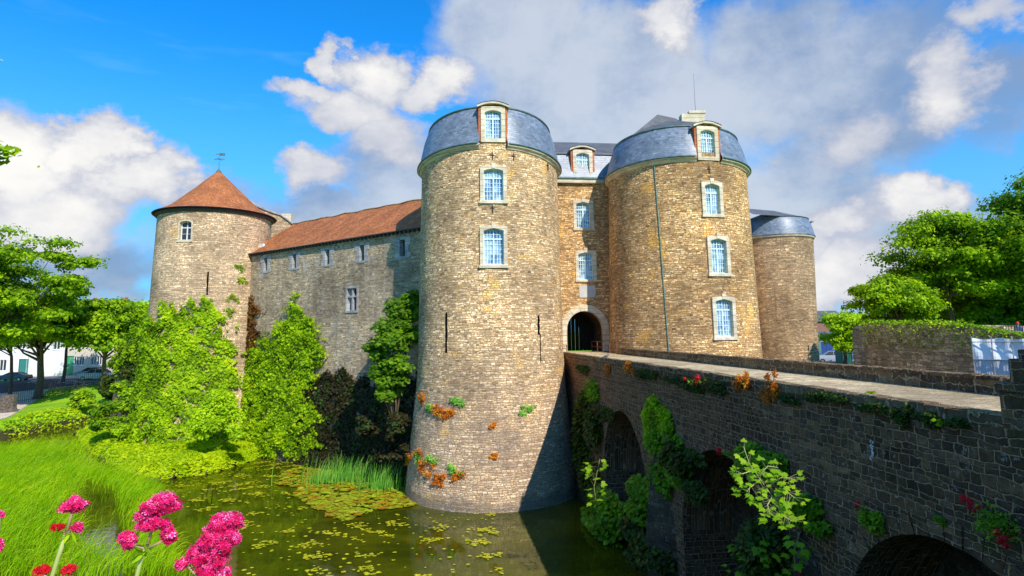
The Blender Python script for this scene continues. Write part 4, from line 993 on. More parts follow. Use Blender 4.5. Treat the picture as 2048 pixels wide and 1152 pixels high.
def tuft(name, label, base, n, L, wd, mat, seed, lean=(0, 0, 0), spread=.6, group=None, cat='plant', drop=.5, pin=0.):
    """a clump of arching blades or fronds from one point"""
    rng = np.random.default_rng(seed); base = np.array(base, float)
    a = rng.uniform(0, 2*math.pi, n); d = np.stack([np.cos(a)*spread, np.sin(a)*spread, np.ones(n)], 1)*rng.uniform(.5, 1, n)[:, None]+np.array(lean)+rng.normal(size=(n, 3))*.15
    d = unit(d); Ls = L*rng.uniform(.5, 1.1, n); side = unit(np.cross(d, rng.normal(size=(n, 3)))); B = base+rng.normal(size=(n, 3))*L*.06
    V = []; k = 5
    for i in range(k+1):
        q = i/k; c_ = B+d*(Ls*q)[:, None]+np.array([0, 0, -1.])*(drop*Ls*q*q)[:, None]; ww = wd*(1-q)**.6*(.5+q if q < .5 else 1)
        V += [c_-side*ww/2, c_+side*ww/2]
    V = np.stack(V, 1).reshape(-1, 3); o = (np.arange(n)*(2*(k+1)))[:, None]
    Fq = np.concatenate([o+np.array([2*i, 2*i+1, 2*i+3, 2*i+2]) for i in range(k)])
    ob = fast_mesh(name, V, Fq, mat, None, np.repeat(rng.random(n), 2*(k+1)), loc=tuple(base)); tag(ob, label, cat, group); return ob

def leaf_clump(name, label, base, nrm, r, n, ls, mat, seed, group=None, cat='plant'):
    """irregular little plant hugging a wall, drooping"""
    rng = np.random.default_rng(seed); base = np.array(base, float); nrm = unit(np.array(nrm, float)); tt = unit(np.cross(nrm, Z)); cs = [(rng.normal()*.45*r, rng.normal()*.32*r) for _ in range(6)]; parts = []
    for i, (a, b_) in enumerate(cs):
        k = max(3, int(n/6)); d = rng.normal(size=(k, 3)); rr = r*rng.uniform(.18, .42)
        q = base+tt*(a+d[:, :1]*rr*.6)+Z*(b_+d[:, 1:2]*rr*.5)+nrm*(.02+np.abs(d[:, 2:3])*rr*.4)
        parts.append(leaf_arrays(q, nrm*.6+Z*.6+rng.normal(size=(k, 3))*.5, ls*rng.uniform(.5, 1.4, k), .42, droop=(0, 0, -.5), rnd=np.clip(rng.random(k)*.6+rng.random()*.4, 0, 1), rng=rng))
    V, Fq, rv = join_arrays(parts); T = thing(name, tuple(base), label, cat, group); m = MB()
    for (a, b_) in cs: m.tube([base-nrm*.03, base+tt*a*.5+Z*b_*.4+nrm*.05, base+tt*a+Z*b_+nrm*r*.1], [.01, .007, .003], 4)
    m.build('stem', M_twig, T); fast_mesh('leaves', V, Fq, mat, T, rv); return T
# ------------------------------------------------------------------ greenery on and around the castle
# bank of ground ivy at the foot of the corner tower
OUT = [(150, 868), (162, 893), (205, 922), (262, 948), (330, 960), (420, 948), (500, 924), (566, 896), (600, 880), (560, 840), (430, 820), (250, 800), (180, 830)]
OW = [atz(x, y, WZ)[:2] for x, y in OUT]
OW[8:] = [(-20.5, 61.5), (-24, 66), (-30, 70), (-45, 78), (-50, 78)]
OWn = np.array(OW)
def edge_dist(X, Y):
    d = np.full(X.shape, 1e9)
    for i in range(8):
        a, b_ = OWn[i], OWn[i+1]; ab = b_-a; t_ = np.clip(((X-a[0])*ab[0]+(Y-a[1])*ab[1])/(ab@ab), 0, 1); d = np.minimum(d, np.hypot(X-a[0]-ab[0]*t_, Y-a[1]-ab[1]*t_))
    return d
def mound_z(X, Y): e = edge_dist(X, Y); return WZ-.3+1.5*(1-np.exp(-e/.7))+.55*sstep(2, 11, e)+.18*np.sin(X*.9)*np.sin(Y*.8+X*.3)
X, Y = np.meshgrid(np.arange(-56, -18, .5), np.arange(48, 82, .5)); k = X.shape[1]; V = np.stack([X, Y, mound_z(X, Y)], -1).reshape(-1, 3)
keep = inpoly(X[:-1, :-1]+.25, Y[:-1, :-1]+.25, OW); i = (np.arange(X.shape[0]-1)[:, None]*k+np.arange(k-1)[None])[keep]
o = fast_mesh('bank_earth', V, np.stack([i, i+1, i+k+1, i+k], 1), plain('dark_earth', (.03, .025, .012), .95), loc=(-35, 60, WZ)); tag(o, kind='structure')
rng = np.random.default_rng(5); X = rng.uniform(-56, -18, 330000); Y = rng.uniform(48, 82, 330000); kk = inpoly(X, Y, OW); X, Y = X[kk], Y[kk]
e = edge_dist(X, Y); P = np.stack([X, Y, mound_z(X, Y)+.06+.4*rng.random(len(X))**2*(.5+.5*np.sin(X*1.7+np.sin(Y*1.3)*2))], 1)
Nn = np.stack([0*X, 0*X, np.ones(len(X))], 1)+rng.normal(size=P.shape)*.4; Nn[:, 1] -= .4*np.exp(-e)
V, Fq, rv = leaf_arrays(P, Nn, .26*rng.uniform(.6, 1.3, len(P)), .9, rnd=np.clip(.35+.5*rng.random(len(X))+.25*np.sin(X*1.1)*np.sin(Y*.9), 0, 1), rng=rng)
o = fast_mesh('ground_ivy', V, Fq, M_mound, None, rv); tag(o, 'bright green ground ivy carpeting the bank below the corner tower', 'ground cover', kind='stuff')

LFz = list(zip(*LFp)); LTz = list(zip(*LTp))
def cyl_stem(c, rf, px0, py0, px1, py1, k=7, r=.07, off=.12, wig=3):
    pts = []
    for q in np.linspace(0, 1, k):
        a = cyl_hit(px0+(px1-px0)*q+wig*math.sin(q*9), py0+(py1-py0)*q, c, rf); pts.append(surf(c, rf, a[0], a[1], off))
    return (pts, [r*(1-.7*q) for q in np.linspace(0, 1, k)])
poly = [(262, 885), (258, 800), (276, 740), (288, 690), (296, 640), (318, 632), (333, 612), (345, 605), (354, 622), (370, 606), (380, 598), (392, 612), (402, 618), (409, 590), (415, 592), (416, 622), (432, 610), (441, 616), (434, 642), (424, 665), (442, 668), (456, 655), (462, 672), (454, 700), (466, 712), (470, 735), (462, 770), (470, 830), (475, 885)]
S_ = on_cyl(LFT, None or LFp and [LFz[0], LFz[1]], poly, 42000, 11, -1.6, 1.4, -11, 6) if False else None
def on_cyl2(c, prof, poly, n, seed, p0, p1, z0, z1):
    zs, rs = [p[0] for p in prof], [p[1] for p in prof]; rng = np.random.default_rng(seed); out = []; no = []; got = 0
    for _ in range(60):
        ph = rng.uniform(p0, p1, 60000); z = rng.uniform(z0, z1, 60000); r = np.interp(z, zs, rs)
        P = np.stack([c[0]+r*np.sin(ph), c[1]-r*np.cos(ph), z], 1); x, y = proj(P); k = inpoly(*rag(x, y, P, rng), poly); out.append(P[k]); no.append(np.stack([np.sin(ph), -np.cos(ph), 0*z], 1)[k]); got += k.sum()
        if got >= n: break
    return np.concatenate(out)[:n], np.concatenate(no)[:n]
surface_ivy('climbing_ivy', 'large bright green ivy climbing the round corner tower to a ragged top', on_cyl2(LFT, LFp, poly, 40000, 11, -1.9, 1.2, -11, 6), M_leaf, .27, .75, 12, stems=[cyl_stem(LFT, LFf, 340, 870, 380, 640), cyl_stem(LFT, LFf, 420, 870, 412, 600), cyl_stem(LFT, LFf, 300, 860, 320, 660)], group='ivy climbing the castle')
poly2 = [(484, 800), (488, 740), (498, 700), (520, 700), (530, 660), (548, 670), (560, 650), (566, 668), (580, 606), (590, 596), (597, 612), (610, 616), (613, 640), (628, 655), (634, 690), (642, 660), (650, 682), (640, 720), (626, 740), (620, 790), (640, 830), (628, 905), (560, 905), (520, 890), (490, 860)]
surface_ivy('climbing_ivy', 'tall pointed green ivy climbing the left end of the grey rubble range', on_plane(C0, CD, CN, poly2, 34000, 13, 5, 30, -11, 6, prof=cprof), M_leaf, .26, .7, 14, group='ivy climbing the castle', stems=[([C0+CD*cp(570+5*math.sin(y), y)[0]+CN*(.1+cprof(cp(570, y)[1]))+Z*cp(570, y)[1] for y in range(890, 640, -40)], [.08, .07, .06, .05, .04, .03, .02])])
poly3 = [(600, 905), (618, 780), (640, 735), (668, 742), (700, 752), (730, 745), (760, 760), (800, 740), (845, 740), (845, 965), (790, 965), (720, 960), (640, 940), (590, 920)]
surface_ivy('dark_ivy', 'dark ivy with rusty patches covering the foot of the rubble range', on_plane(C0, CD, CN, poly3, 30000, 15, -4, 26, -11, 1, prof=cprof), M_brown, .28, .45, 16, group='ivy climbing the castle')
poly4 = [(485, 740), (487, 700), (495, 650), (494, 600), (498, 585), (509, 588), (512, 620), (514, 680), (505, 740), (500, 800), (486, 830)]
surface_ivy('rusty_creeper', 'narrow rust-brown creeper in the corner between tower and rubble range', on_plane(C0, CD, CN, poly4, 3500, 17, 15, 30, -8, 8, prof=cprof), M_rustivy, .25, .4, 18)
# shaded sycamore bush beside the left gate tower, its foot on the wall batter
cb_ = at(790, 660, 49.0)
def leafy(name, label, pts, root, nl, ls, mat, seed, cat='bush', group=None, ratio=.9, srad=.09):
    """pts: list of (centre, radius); free-standing bush made of leaf clumps on branches"""
    rng = np.random.default_rng(seed); T = thing(name, tuple(root), label, cat, group); parts = []; m = MB(); root = np.array(root, float)
    for (c_, r_) in pts:
        c_ = np.array(c_, float); n = int(nl*(r_**2)/sum(q[1]**2 for q in pts)); ncl = 7
        sub = c_+unit(rng.normal(size=(ncl, 3)))*r_*.55
        for s_ in sub:
            k = n//ncl; d = unit(rng.normal(size=(k, 3))); q = s_+d*np.array([1, 1, .6])*r_*.55*(rng.random(k)**.5)[:, None]
            parts.append(leaf_arrays(q, d*.4+np.array([-.1, -.35, .8])+rng.normal(size=(k, 3))*.35, ls*rng.uniform(.6, 1.3, k), ratio, rnd=np.clip(rng.random(k)*.7+.25*rng.random(), 0, 1), rng=rng))
            m.tube([c_, s_], [srad*.3, srad*.1], 4)
        mid = root+(c_-root)*.55+rng.normal(size=3)*.15*r_; m.tube([root, mid, c_], [srad, srad*.6, srad*.3], 6)
    V, Fq, rv = join_arrays(parts); m.build('branch', M_twig, T, smooth=True); fast_mesh('leaves', V, Fq, mat, T, rv); return T
A2 = lambda px, py, Y: at(px, py, Y)
leafy('sycamore_bush', 'green sycamore bush growing between the rubble range and the left gate tower', [(A2(805, 620, 50.5), 1.6), (A2(770, 645, 49), 1.3), (A2(785, 690, 49), 1.5), (A2(752, 700, 49), 1.1), (A2(815, 665, 50), 1.4), (A2(800, 735, 49), 1.3), (A2(765, 740, 49), 1.1), (A2(740, 700, 49.5), .7), (A2(825, 600, 51), 1.0), (A2(785, 775, 49), 1.4)], A2(790, 860, 50), 9000, .34, leafmat('sycamore_leaf', [(0, (.03, .09, .006)), (.5, (.09, .25, .01)), (1, (.24, .46, .02))], viv=(1.4, 1.1, .7)), 21)
leafy('shrub', 'yellow-green rounded shrub on the ivy bank in front of the corner tower', [(A2(430, 830, 58.5), 2.0), (A2(405, 850, 58), 1.5), (A2(460, 845, 59), 1.4), (A2(440, 800, 59.5), 1.3), (A2(480, 870, 58), .9)], atz(435, 885, WZ+1), 9000, .26, M_treeb, 22, group='shrubs on the ivy bank')
leafy('shrub', 'loose low green shrub at the left end of the ivy bank', [(A2(240, 800, 68), 2.0), (A2(215, 830, 67), 1.7), (A2(262, 850, 66), 1.8), (A2(195, 850, 68), 1.2), (A2(245, 775, 70), 1.2)], atz(240, 880, WZ+1), 7000, .30, M_tree, 23, group='shrubs on the ivy bank')
# dark hollow growth low by the left gate tower
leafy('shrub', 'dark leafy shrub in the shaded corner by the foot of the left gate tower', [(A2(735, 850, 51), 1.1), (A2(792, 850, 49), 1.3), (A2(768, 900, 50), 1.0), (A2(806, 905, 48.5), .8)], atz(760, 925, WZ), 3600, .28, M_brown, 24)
# ------------------------------------------------------------------ water plants
def on_water(poly, n, seed, z=WZ, hole=None, dens=None):
    rng = np.random.default_rng(seed); W = np.array([atz(x, y, z)[:2] for x, y in poly]); x0, y0 = W.min(0); x1, y1 = W.max(0); X = rng.uniform(x0, x1, n*6); Y = rng.uniform(y0, y1, n*6)
    k = inpoly(X, Y, W.tolist())
    if hole is not None: k &= ~(inpoly(X, Y, [tuple(atz(a, b_, z)[:2]) for a, b_ in hole]) & (rng.random(len(X)) < .965))
    X, Y = X[k], Y[k]
    if dens is not None: q = rng.random(len(X)) < dens(X, Y); X, Y = X[q], Y[q]
    return X[:n], Y[:n]
def blades(name, label, X, Y, L, wd, mat, seed, wind, kind='stuff', cat='grass', bend=(.5, 1.1), k=4, z=WZ):
    rng = np.random.default_rng(seed); n = len(X); B = np.stack([X, Y, np.full(n, z-.05)], 1); Ls = L*rng.uniform(.45, 1.15, n)
    ang = wind + rng.normal(size=n)*.55; hd = np.stack([np.cos(ang), np.sin(ang), 0*ang], 1); be = rng.uniform(*bend, n)
    side = np.cross(hd, Z)*.6+rng.normal(size=(n, 3))*.35; side = unit(side); V = []
    for i in range(k+1):
        q = i/k; th = be*q*1.25; c_ = B+Z*(Ls*np.sin(np.minimum(th+.0001, 9))/(be*1.25)*1.)[:, None]*1. + hd*(Ls*(1-np.cos(th))/(be*1.25))[:, None]
        ww = wd*(1-.85*q); V += [c_-side*ww/2, c_+side*ww/2]
    V = np.stack(V, 1).reshape(-1, 3); o = (np.arange(n)*(2*(k+1)))[:, None]; Fq = np.concatenate([o+np.array([2*i, 2*i+1, 2*i+3, 2*i+2]) for i in range(k)])
    cl = np.clip(rng.random(n)*.65+.25+.22*np.sin(X*.35+np.sin(Y*.3)*2)*np.sin(Y*.28), 0, 1)
    ob = fast_mesh(name, V, Fq, mat, None, (cl[:, None]*(.15+.95*np.repeat(np.arange(k+1)/k, 2))[None]).ravel()); tag(ob, label, cat, kind=kind); return ob  # roots darkened to paint shade in the gaps, tips yellower
gp_ = [(-120, 905), (0, 900), (60, 893), (110, 890), (135, 898), (120, 915), (150, 925), (210, 940), (290, 965), (318, 985), (300, 1010), (262, 1040), (300, 1060), (345, 1100), (372, 1160), (-200, 1160)]
patchy = lambda X, Y: np.clip(.55+.75*np.sin(X*.42+np.sin(Y*.31)*1.8)*np.sin(Y*.37+1), .12, 1)
hole_ = [(150, 990), (175, 965), (235, 985), (275, 1010), (280, 1085), (240, 1110), (170, 1095), (150, 1050)]
X, Y = on_water(gp_, 21000, 31, hole=hole_, dens=lambda a, b_: .75+.25*patchy(a, b_)); blades('moat_grass', 'long bright green water grass bending over the left part of the moat', X, Y, 1.5, .040, M_reed, 32, -.1, bend=(.6, 1.5), k=5)
e1 = [(150, 880), (118, 905), (150, 930), (290, 968), (335, 990), (310, 1025), (270, 1045), (320, 1075), (360, 1120), (440, 1160), (300, 1160), (240, 1060), (220, 960)]
X, Y = on_water(e1, 5200, 33); blades('moat_grass', 'sparse tufts of water grass at the edge of the open dark water', X, Y, 1.3, .045, M_reed, 34, -.1)
# algae / duckweed strip along the far left bank
M_duck = plain('yellow_duckweed', (.42, .40, .012), .9, var=.25, scale=3)
m = MB(); pl = [(-90, 872), (0, 853), (60, 846), (130, 838), (176, 829), (182, 836), (150, 846), (90, 856), (0, 866), (-90, 890)]
m.poly([atz(x, y, WZ+.02) for x, y in pl[::-1]]); o = m.build('duckweed', M_duck); tag(o, 'yellow-green duckweed strip floating along the far bank', 'duckweed', kind='stuff')
def pads(name, label, X, Y, size, mat, seed, tilt=.12, z=WZ, k=9, kind='stuff'):
    rng = np.random.default_rng(seed); n = len(X); s_ = size*rng.uniform(.55, 1.15, n); C = np.stack([X, Y, z+.015+rng.random(n)*.05], 1); a0 = rng.uniform(0, 6.28, n); tx = rng.normal(size=n)*tilt; ty = rng.normal(size=n)*tilt
    V = [C]
    for i in range(k):
        a = a0+.25+(2*math.pi-.5)*i/(k-1); r = s_/2*(1+.08*np.sin(a*3+a0)); dx, dy = r*np.cos(a), r*np.sin(a); V.append(C+np.stack([dx, dy, np.abs(dx*tx+dy*ty)+.01], 1))
    V = np.stack(V, 1).reshape(-1, 3); o = (np.arange(n)*(k+1))[:, None]; Fq = np.concatenate([o+np.array([0, i+1, i+2]) for i in range(k-1)])
    ob = fast_mesh(name, V, Fq, mat, None, np.repeat(rng.random(n), k+1)); tag(ob, label, 'water plants', kind=kind); return ob
lp = [(555, 962), (575, 942), (600, 936), (640, 940), (700, 948), (760, 960), (800, 975), (838, 1000), (836, 1012), (790, 1018), (745, 1022), (700, 1042), (668, 1040), (620, 1010), (590, 990), (600, 975), (560, 970)]
X, Y = on_water(lp, 1450, 41, dens=lambda a, b_: .45+.55*(np.sin(a*1.1)*np.sin(b_*.9+1) > -.35)); pads('lily_pads', 'raft of reddish and yellow-green lily pads in front of the left gate tower', X, Y, .60, M_pad, 42)
# small floating leaves in drifts
fp = [(330, 965), (420, 955), (560, 905), (640, 940), (560, 975), (610, 1015), (700, 1050), (840, 1020), (930, 1015), (990, 1020), (1010, 1160), (480, 1160), (470, 1050), (330, 1000)]
def drift(a, b_): v = np.sin(a*1.3+2*np.sin(b_*.8))*np.sin(b_*1.6+np.sin(a*.7)*2); return np.clip((v-.38)*2.0, .03, .9)
X, Y = on_water(fp, 4800, 43, dens=drift); pads('floating_leaves', 'drifts of small yellow leaves floating on the green water', X, Y, .25, M_float, 44, .05, k=6)
# iris clumps in the lily raft
def clump(px, py, n, L, sd, label, spread=1.2, name='iris_clump'):
    c_ = atz(px, py, WZ); rng = np.random.default_rng(sd); X = c_[0]+rng.normal(size=n)*spread; Y = c_[1]+rng.normal(size=n)*spread*.7
    o = blades(name, label, X, Y, L, .075, M_iris, sd, -.1, kind='stuff', cat='plant', bend=(.1, .6)); return o
clump(690, 962, 420, 2.0, 51, 'taller clump of upright green iris blades behind the lily pads', 1.5); clump(760, 978, 240, 1.9, 52, 'smaller iris clump close to the left gate tower', .9); clump(655, 965, 90, 1.2, 53, 'short thin iris clump at the left side of the lily pads', 1.0)
# far bank plants on the left
def bank(poly, n, seed, L, label):
    rng = np.random.default_rng(seed); X, Y = on_water(poly, n, seed, z=-8.6); zz = ground(X, Y)
    ob = blades('bank_grass', label, X, Y, L, .08, M_reed, seed, -.3, z=-9.0); return ob
M_bank = M_mound
rng = np.random.default_rng(61); n = 18000; X = rng.uniform(-84, -56, n); Y = rng.uniform(78, 100, n); x, y = proj(np.stack([X, Y, ground(X, Y)], 1)); hgt = ground(X, Y)
k = (hgt < -8.0) & (hgt > WZ-.3) & inpoly(x, y, [(-60, 900), (-60, 855), (20, 842), (60, 828), (130, 820), (200, 812), (300, 805), (300, 870)]); X, Y, hgt = X[k], Y[k], hgt[k]
V, Fq, rv = leaf_arrays(np.stack([X, Y, np.maximum(hgt, WZ)+rng.random(len(X))**2*.35], 1), rng.normal(size=(len(X), 3))*.4+[0, -.4, .8], .5*rng.uniform(.5, 1.3, len(X)), .6, rng=rng)
o = fast_mesh('bank_plants', V, Fq, M_bank, None, rv); tag(o, 'low leafy plants growing along the far bank below the lawn', 'ground cover', kind='stuff')
# ------------------------------------------------------------------ far left: lawn fence, trees, houses, cars
fa = atz(-40, 812, -8.3); fb = atz(229, 794, -8.3); fa = np.array([fa[0], fa[1], 0]); fb = np.array([fb[0], fb[1], 0]); FD = unit(fb-fa); Lf = np.linalg.norm(fb-fa)
FE = thing('lawn_fence', tuple((fa+fb)/2+Z*-8.3), 'long thin iron paling fence between lawn and moat', 'fence')
m = MB(); k = 66; M_fence = plain('fence_iron', (.07, .045, .035), .8)
gz_ = lambda p: float(ground(np.array([p[0]]), np.array([p[1]]))[0])
for i in range(k+1):
    p = fa+(fb-fa)*i/k; z0 = gz_(p)-.1; m.tube([p+Z*z0, p+Z*(z0+3.05)], .036, 4)
m.build('palings', M_fence, FE); m = MB()
for hh in (2.95, .4): m.tube([fa+(fb-fa)*i/10+Z*(gz_(fa+(fb-fa)*i/10)+hh) for i in range(11)], .03, 4)
m.build('rail', M_fence, FE)
def gtree(name, label, px, pyb, Y, cpx, cpy, rx, rz, nc, nl, ls, mat, seed, group, cY=None, zb=None, **kw):
    """tree from its trunk foot and crown centre as seen, at depth Y; radii in metres"""
    b_ = at(px, pyb, Y); c_ = at(cpx, cpy, cY or Y)
    if zb is None: b_[2] = float(ground(np.array([b_[0]]), np.array([b_[1]]))[0])
    else: b_[2] = zb
    return tree(name, label, b_, c_, (rx, rx*.9, rz), nc, nl, ls, mat, seed, group, **kw)
GL = 'street trees beyond the lawn'
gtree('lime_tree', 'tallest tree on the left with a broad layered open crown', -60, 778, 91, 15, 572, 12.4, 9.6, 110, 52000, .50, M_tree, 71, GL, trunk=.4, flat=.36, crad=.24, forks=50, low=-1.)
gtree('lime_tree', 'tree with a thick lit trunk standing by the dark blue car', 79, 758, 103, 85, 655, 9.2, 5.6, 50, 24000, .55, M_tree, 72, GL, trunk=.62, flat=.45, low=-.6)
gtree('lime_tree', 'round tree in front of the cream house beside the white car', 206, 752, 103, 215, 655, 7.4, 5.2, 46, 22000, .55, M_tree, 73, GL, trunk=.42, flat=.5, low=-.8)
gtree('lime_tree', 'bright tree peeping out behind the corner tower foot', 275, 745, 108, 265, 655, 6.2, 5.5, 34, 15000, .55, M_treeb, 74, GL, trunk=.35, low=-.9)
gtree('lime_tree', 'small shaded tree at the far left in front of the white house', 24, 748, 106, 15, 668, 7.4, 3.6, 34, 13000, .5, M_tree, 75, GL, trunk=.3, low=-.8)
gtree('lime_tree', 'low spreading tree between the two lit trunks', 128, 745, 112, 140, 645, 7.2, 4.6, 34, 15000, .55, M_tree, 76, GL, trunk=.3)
leafy('shrub', 'small dark round bush at the right end of the lawn fence', [(at(222, 775, 95), 2.2), (at(214, 785, 94), 1.6), (at(228, 762, 96), 1.5)], at(222, 795, 95), 2600, .4, M_darkivy, 77)
leafy('shrub', 'little green bush on the bank under the lawn fence', [(at(163, 800, 90), 1.6), (at(152, 802, 90), 1.1), (at(176, 803, 90), 1.)], at(163, 808, 90), 1800, .4, M_tree, 78)
m = MB(); sp = at(18, 782, 88); zb = gz_(sp); m.tube([np.array([sp[0], sp[1], zb-.2]), np.array([sp[0], sp[1], zb+.6]), np.array([sp[0]+.1, sp[1], zb+2.3])], [1.35, 1.05, .95], 10); o = m.build('tree_stump', plain('old_grey_wood', (.12, .09, .07), .95, var=.5, scale=4)); tag(o, 'thick old grey tree stump inside the lawn fence', 'tree stump')
# ruined ivy-clad wall between the trees and the corner tower
rA, rB = at(233, 760, 84), at(292, 760, 80); RWt = unit((rB-rA)*[1, 1, 0]); RWn = np.array([RWt[1], -RWt[0], 0]); lw = float(np.linalg.norm((rB-rA)[:2])); O = np.array([rA[0], rA[1], 0])
RU = thing('ruined_wall', tuple(O+RWt*lw/2-Z*8), 'broken stone wall stump hung with creeper left of the corner tower', 'wall')
m = MB(); hts = [-1.2, -.6, .9, 1.6, 1.4, 2., 1.7]
for i in range(6):
    a, b_ = lw*i/6, lw*(i+1)/6; ha, hb = hts[i]+.6, hts[i+1]+.6; ka = -1.3 if i == 0 else 0
    m.add([O+RWt*(a+ka)+Z*-11, O+RWt*b_+Z*-11, O+RWt*b_+Z*hb, O+RWt*a+Z*ha], [(0, 1, 2, 3)], [[(a, -11), (b_, -11), (b_, hb), (a, ha)]]); m.add([O+RWt*a+Z*ha, O+RWt*b_+Z*hb, O+RWt*b_+Z*hb-RWn*1.5, O+RWt*a+Z*ha-RWn*1.5], [(0, 1, 2, 3)])
m.add([O-RWt*1.3-Z*11, O+Z*(hts[0]+.6), O+Z*(hts[0]+.6)-RWn*1.5, O-RWt*1.3-Z*11-RWn*1.5], [(0, 1, 2, 3)]); m.build('masonry', M_ruin, RU)
surface_ivy('hanging_creeper', 'dark and rusty creeper hanging over the broken wall', on_plane(O, RWt, RWn, [(238, 700), (262, 690), (296, 680), (292, 800), (262, 830), (258, 760), (240, 745)], 5200, 79, -1, lw+1, -8, 3), M_darkivy, .34, .7, 80)
surface_ivy('hanging_creeper', 'sunlit green creeper on top of the broken wall', on_plane(O, RWt, RWn, [(226, 720), (240, 690), (262, 668), (296, 655), (296, 690), (266, 702), (244, 730)], 3000, 81, -2, lw+1, -4, 4), M_tree, .36, .9, 82)

def house(name, label, x0, x1, y0, depth, zb, eave, ridge, wallm, roofm, wins, doors, cat='house', group=None, chim=None, winm=None, framem=None):
    """terraced house seen from the front (-Y): wins (x, z, w, h), doors (x, w, h, material)"""
    T = thing(name, ((x0+x1)/2, y0, zb), label, cat, group); tx, nn = np.array([1., 0, 0]), np.array([0, -1., 0]); O = np.array([0, y0, 0.])
    holes = [(x-w/2, x+w/2, zb+z-h/2, zb+z+h/2) for x, z, w, h in wins]+[(x-w/2, x+w/2, zb, zb+h) for x, w, h, _ in doors]
    m = MB(); m.wall(O, tx, nn, x0, x1, zb-1, eave, holes)
    m.add([(x0, y0+depth, zb-1), (x0, y0, zb-1), (x0, y0, eave), (x0, y0+depth/2, ridge-.05), (x0, y0+depth, eave)], [(0, 1, 2, 3, 4)]); m.add([(x1, y0, zb-1), (x1, y0+depth, zb-1), (x1, y0+depth, eave), (x1, y0+depth/2, ridge-.05), (x1, y0, eave)], [(0, 1, 2, 3, 4)])
    m.add([(x1, y0+depth, zb-1), (x0, y0+depth, zb-1), (x0, y0+depth, eave), (x1, y0+depth, eave)], [(0, 1, 2, 3)]); m.build('wall', wallm, T)
    m = MB()
    for (ya, za, yb, zb_) in ((y0-.4, eave-.12, y0+depth/2, ridge), (y0+depth+.4, eave-.12, y0+depth/2, ridge)):
        L = math.hypot(yb-ya, zb_-za); m.add([(x0-.1, ya, za), (x1+.1, ya, za), (x1+.1, yb, zb_), (x0-.1, yb, zb_)], [(0, 1, 2, 3)], [[(x0, 0), (x1, 0), (x1, L), (x0, L)]])
    m.box(O, tx, nn, Z, (x0-.1, x1+.1), (eave-.22, eave-.1), (.3, .45)); r_ = m.build('roof', roofm, T)
    if chim:
        for cx in chim: c = MB(); c.abox(cx-.5, cx+.5, y0+depth/2-.35, y0+depth/2+.35, ridge-1, ridge+1.3); c.abox(cx-.3, cx-.05, y0+depth/2-.15, y0+depth/2+.15, ridge+1.301, ridge+1.7); c.abox(cx+.08, cx+.33, y0+depth/2-.15, y0+depth/2+.15, ridge+1.301, ridge+1.7); c.build('chimney', M_brick, r_)
    for x, z, w, h in wins:
        P = np.array([x, y0, zb+z]); f = MB(); f.ring([(-w/2, -h/2), (w/2, -h/2), (w/2, h/2), (-w/2, h/2)], [(-w/2+.1, -h/2+.1), (w/2-.1, -h/2+.1), (w/2-.1, h/2-.1), (-w/2+.1, h/2-.1)], P, tx, nn, Z, -.25, -.1); f.box(P, tx, nn, Z, (-.06, .06), (-h/2+.1, h/2-.1), (-.24, -.11)); f.box(P, tx, nn, Z, (-w/2-.1, w/2+.1), (-h/2-.14, -h/2-.002), (-.1, .08))
        wo = f.build('window', framem or M_white, T); p = MB(); p.poly([P+tx*a+Z*b_-nn*.2 for a, b_ in ((-w/2, -h/2), (w/2, -h/2), (w/2, h/2), (-w/2, h/2))]); p.build('pane', winm or M_paned, wo)
    for x, w, h, dm in doors:
        d = MB(); d.box((x, y0, zb), tx, nn, Z, (-w/2, w/2), (0, h), (-.3, -.15)); d.box((x, y0, zb), tx, nn, Z, (-w/2+.15, w/2-.15), (h*.55, h*.92), (-.15, -.12)); d.build('door', dm, T)
    return T
def hx(px, Y=127): return float(at(px, 735, Y)[0])
M_wwhite = plain('white_render', (.75, .74, .72), .9, var=.05); M_cream = plain('cream_render', (.62, .54, .44), .9, var=.1); M_green = plain('green_door_paint', (.06, .32, .15), .5); M_teal = plain('teal_shutter_paint', (.03, .2, .18), .5); M_otile = rows_mat('orange_house_tile', [(.45, .16, .06), (.55, .22, .08), (.40, .13, .05)], .3, .3, .85, .2)
zb = -5.9
house('terraced_house', 'white rendered house with teal door at the far left of the street', hx(-60), hx(52), 127, 9, zb, 4.2, 8., M_wwhite, M_otile, [(hx(5), 2.4, 1.4, 2.2), (hx(-30), 2.4, 1.4, 2.2), (hx(5), 6.6, 1.4, 1.8), (hx(40), 6.6, 1.4, 1.8)], [(hx(46), 1.8, 3.6, M_teal)], group='houses across the street', chim=[hx(10)])
house('terraced_house', 'long blank bright white house between the teal and green doors', hx(52.3), hx(127), 127.2, 9, zb, 3.6, 7.2, M_wwhite, M_otile, [(hx(80), 6.3, 1.4, 1.8), (hx(108), 6.3, 1.4, 1.8)], [], group='houses across the street', chim=[hx(92)])
house('terraced_house', 'cream house with green door and two pairs of windows', hx(127.4), hx(236), 127, 9, zb, 4.6, 8.4, M_cream, M_otile, [(hx(151), 3.1, 1.0, 1.7), (hx(162), 3.1, 1.0, 1.7), (hx(186), 3.1, 1.0, 1.7), (hx(197), 3.1, 1.0, 1.7), (hx(156), 7., 1.6, 1.8), (hx(192), 7., 1.6, 1.8)], [(hx(138.5), 1.6, 4.1, M_green)], group='houses across the street', chim=[hx(150), hx(215)])
house('terraced_house', 'house half hidden behind trees next to the corner tower', hx(236.4), hx(330), 127.3, 9, zb, 4., 7.8, M_brick, M_otile, [(hx(255), 3.1, 1.4, 1.8)], [], group='houses across the street')

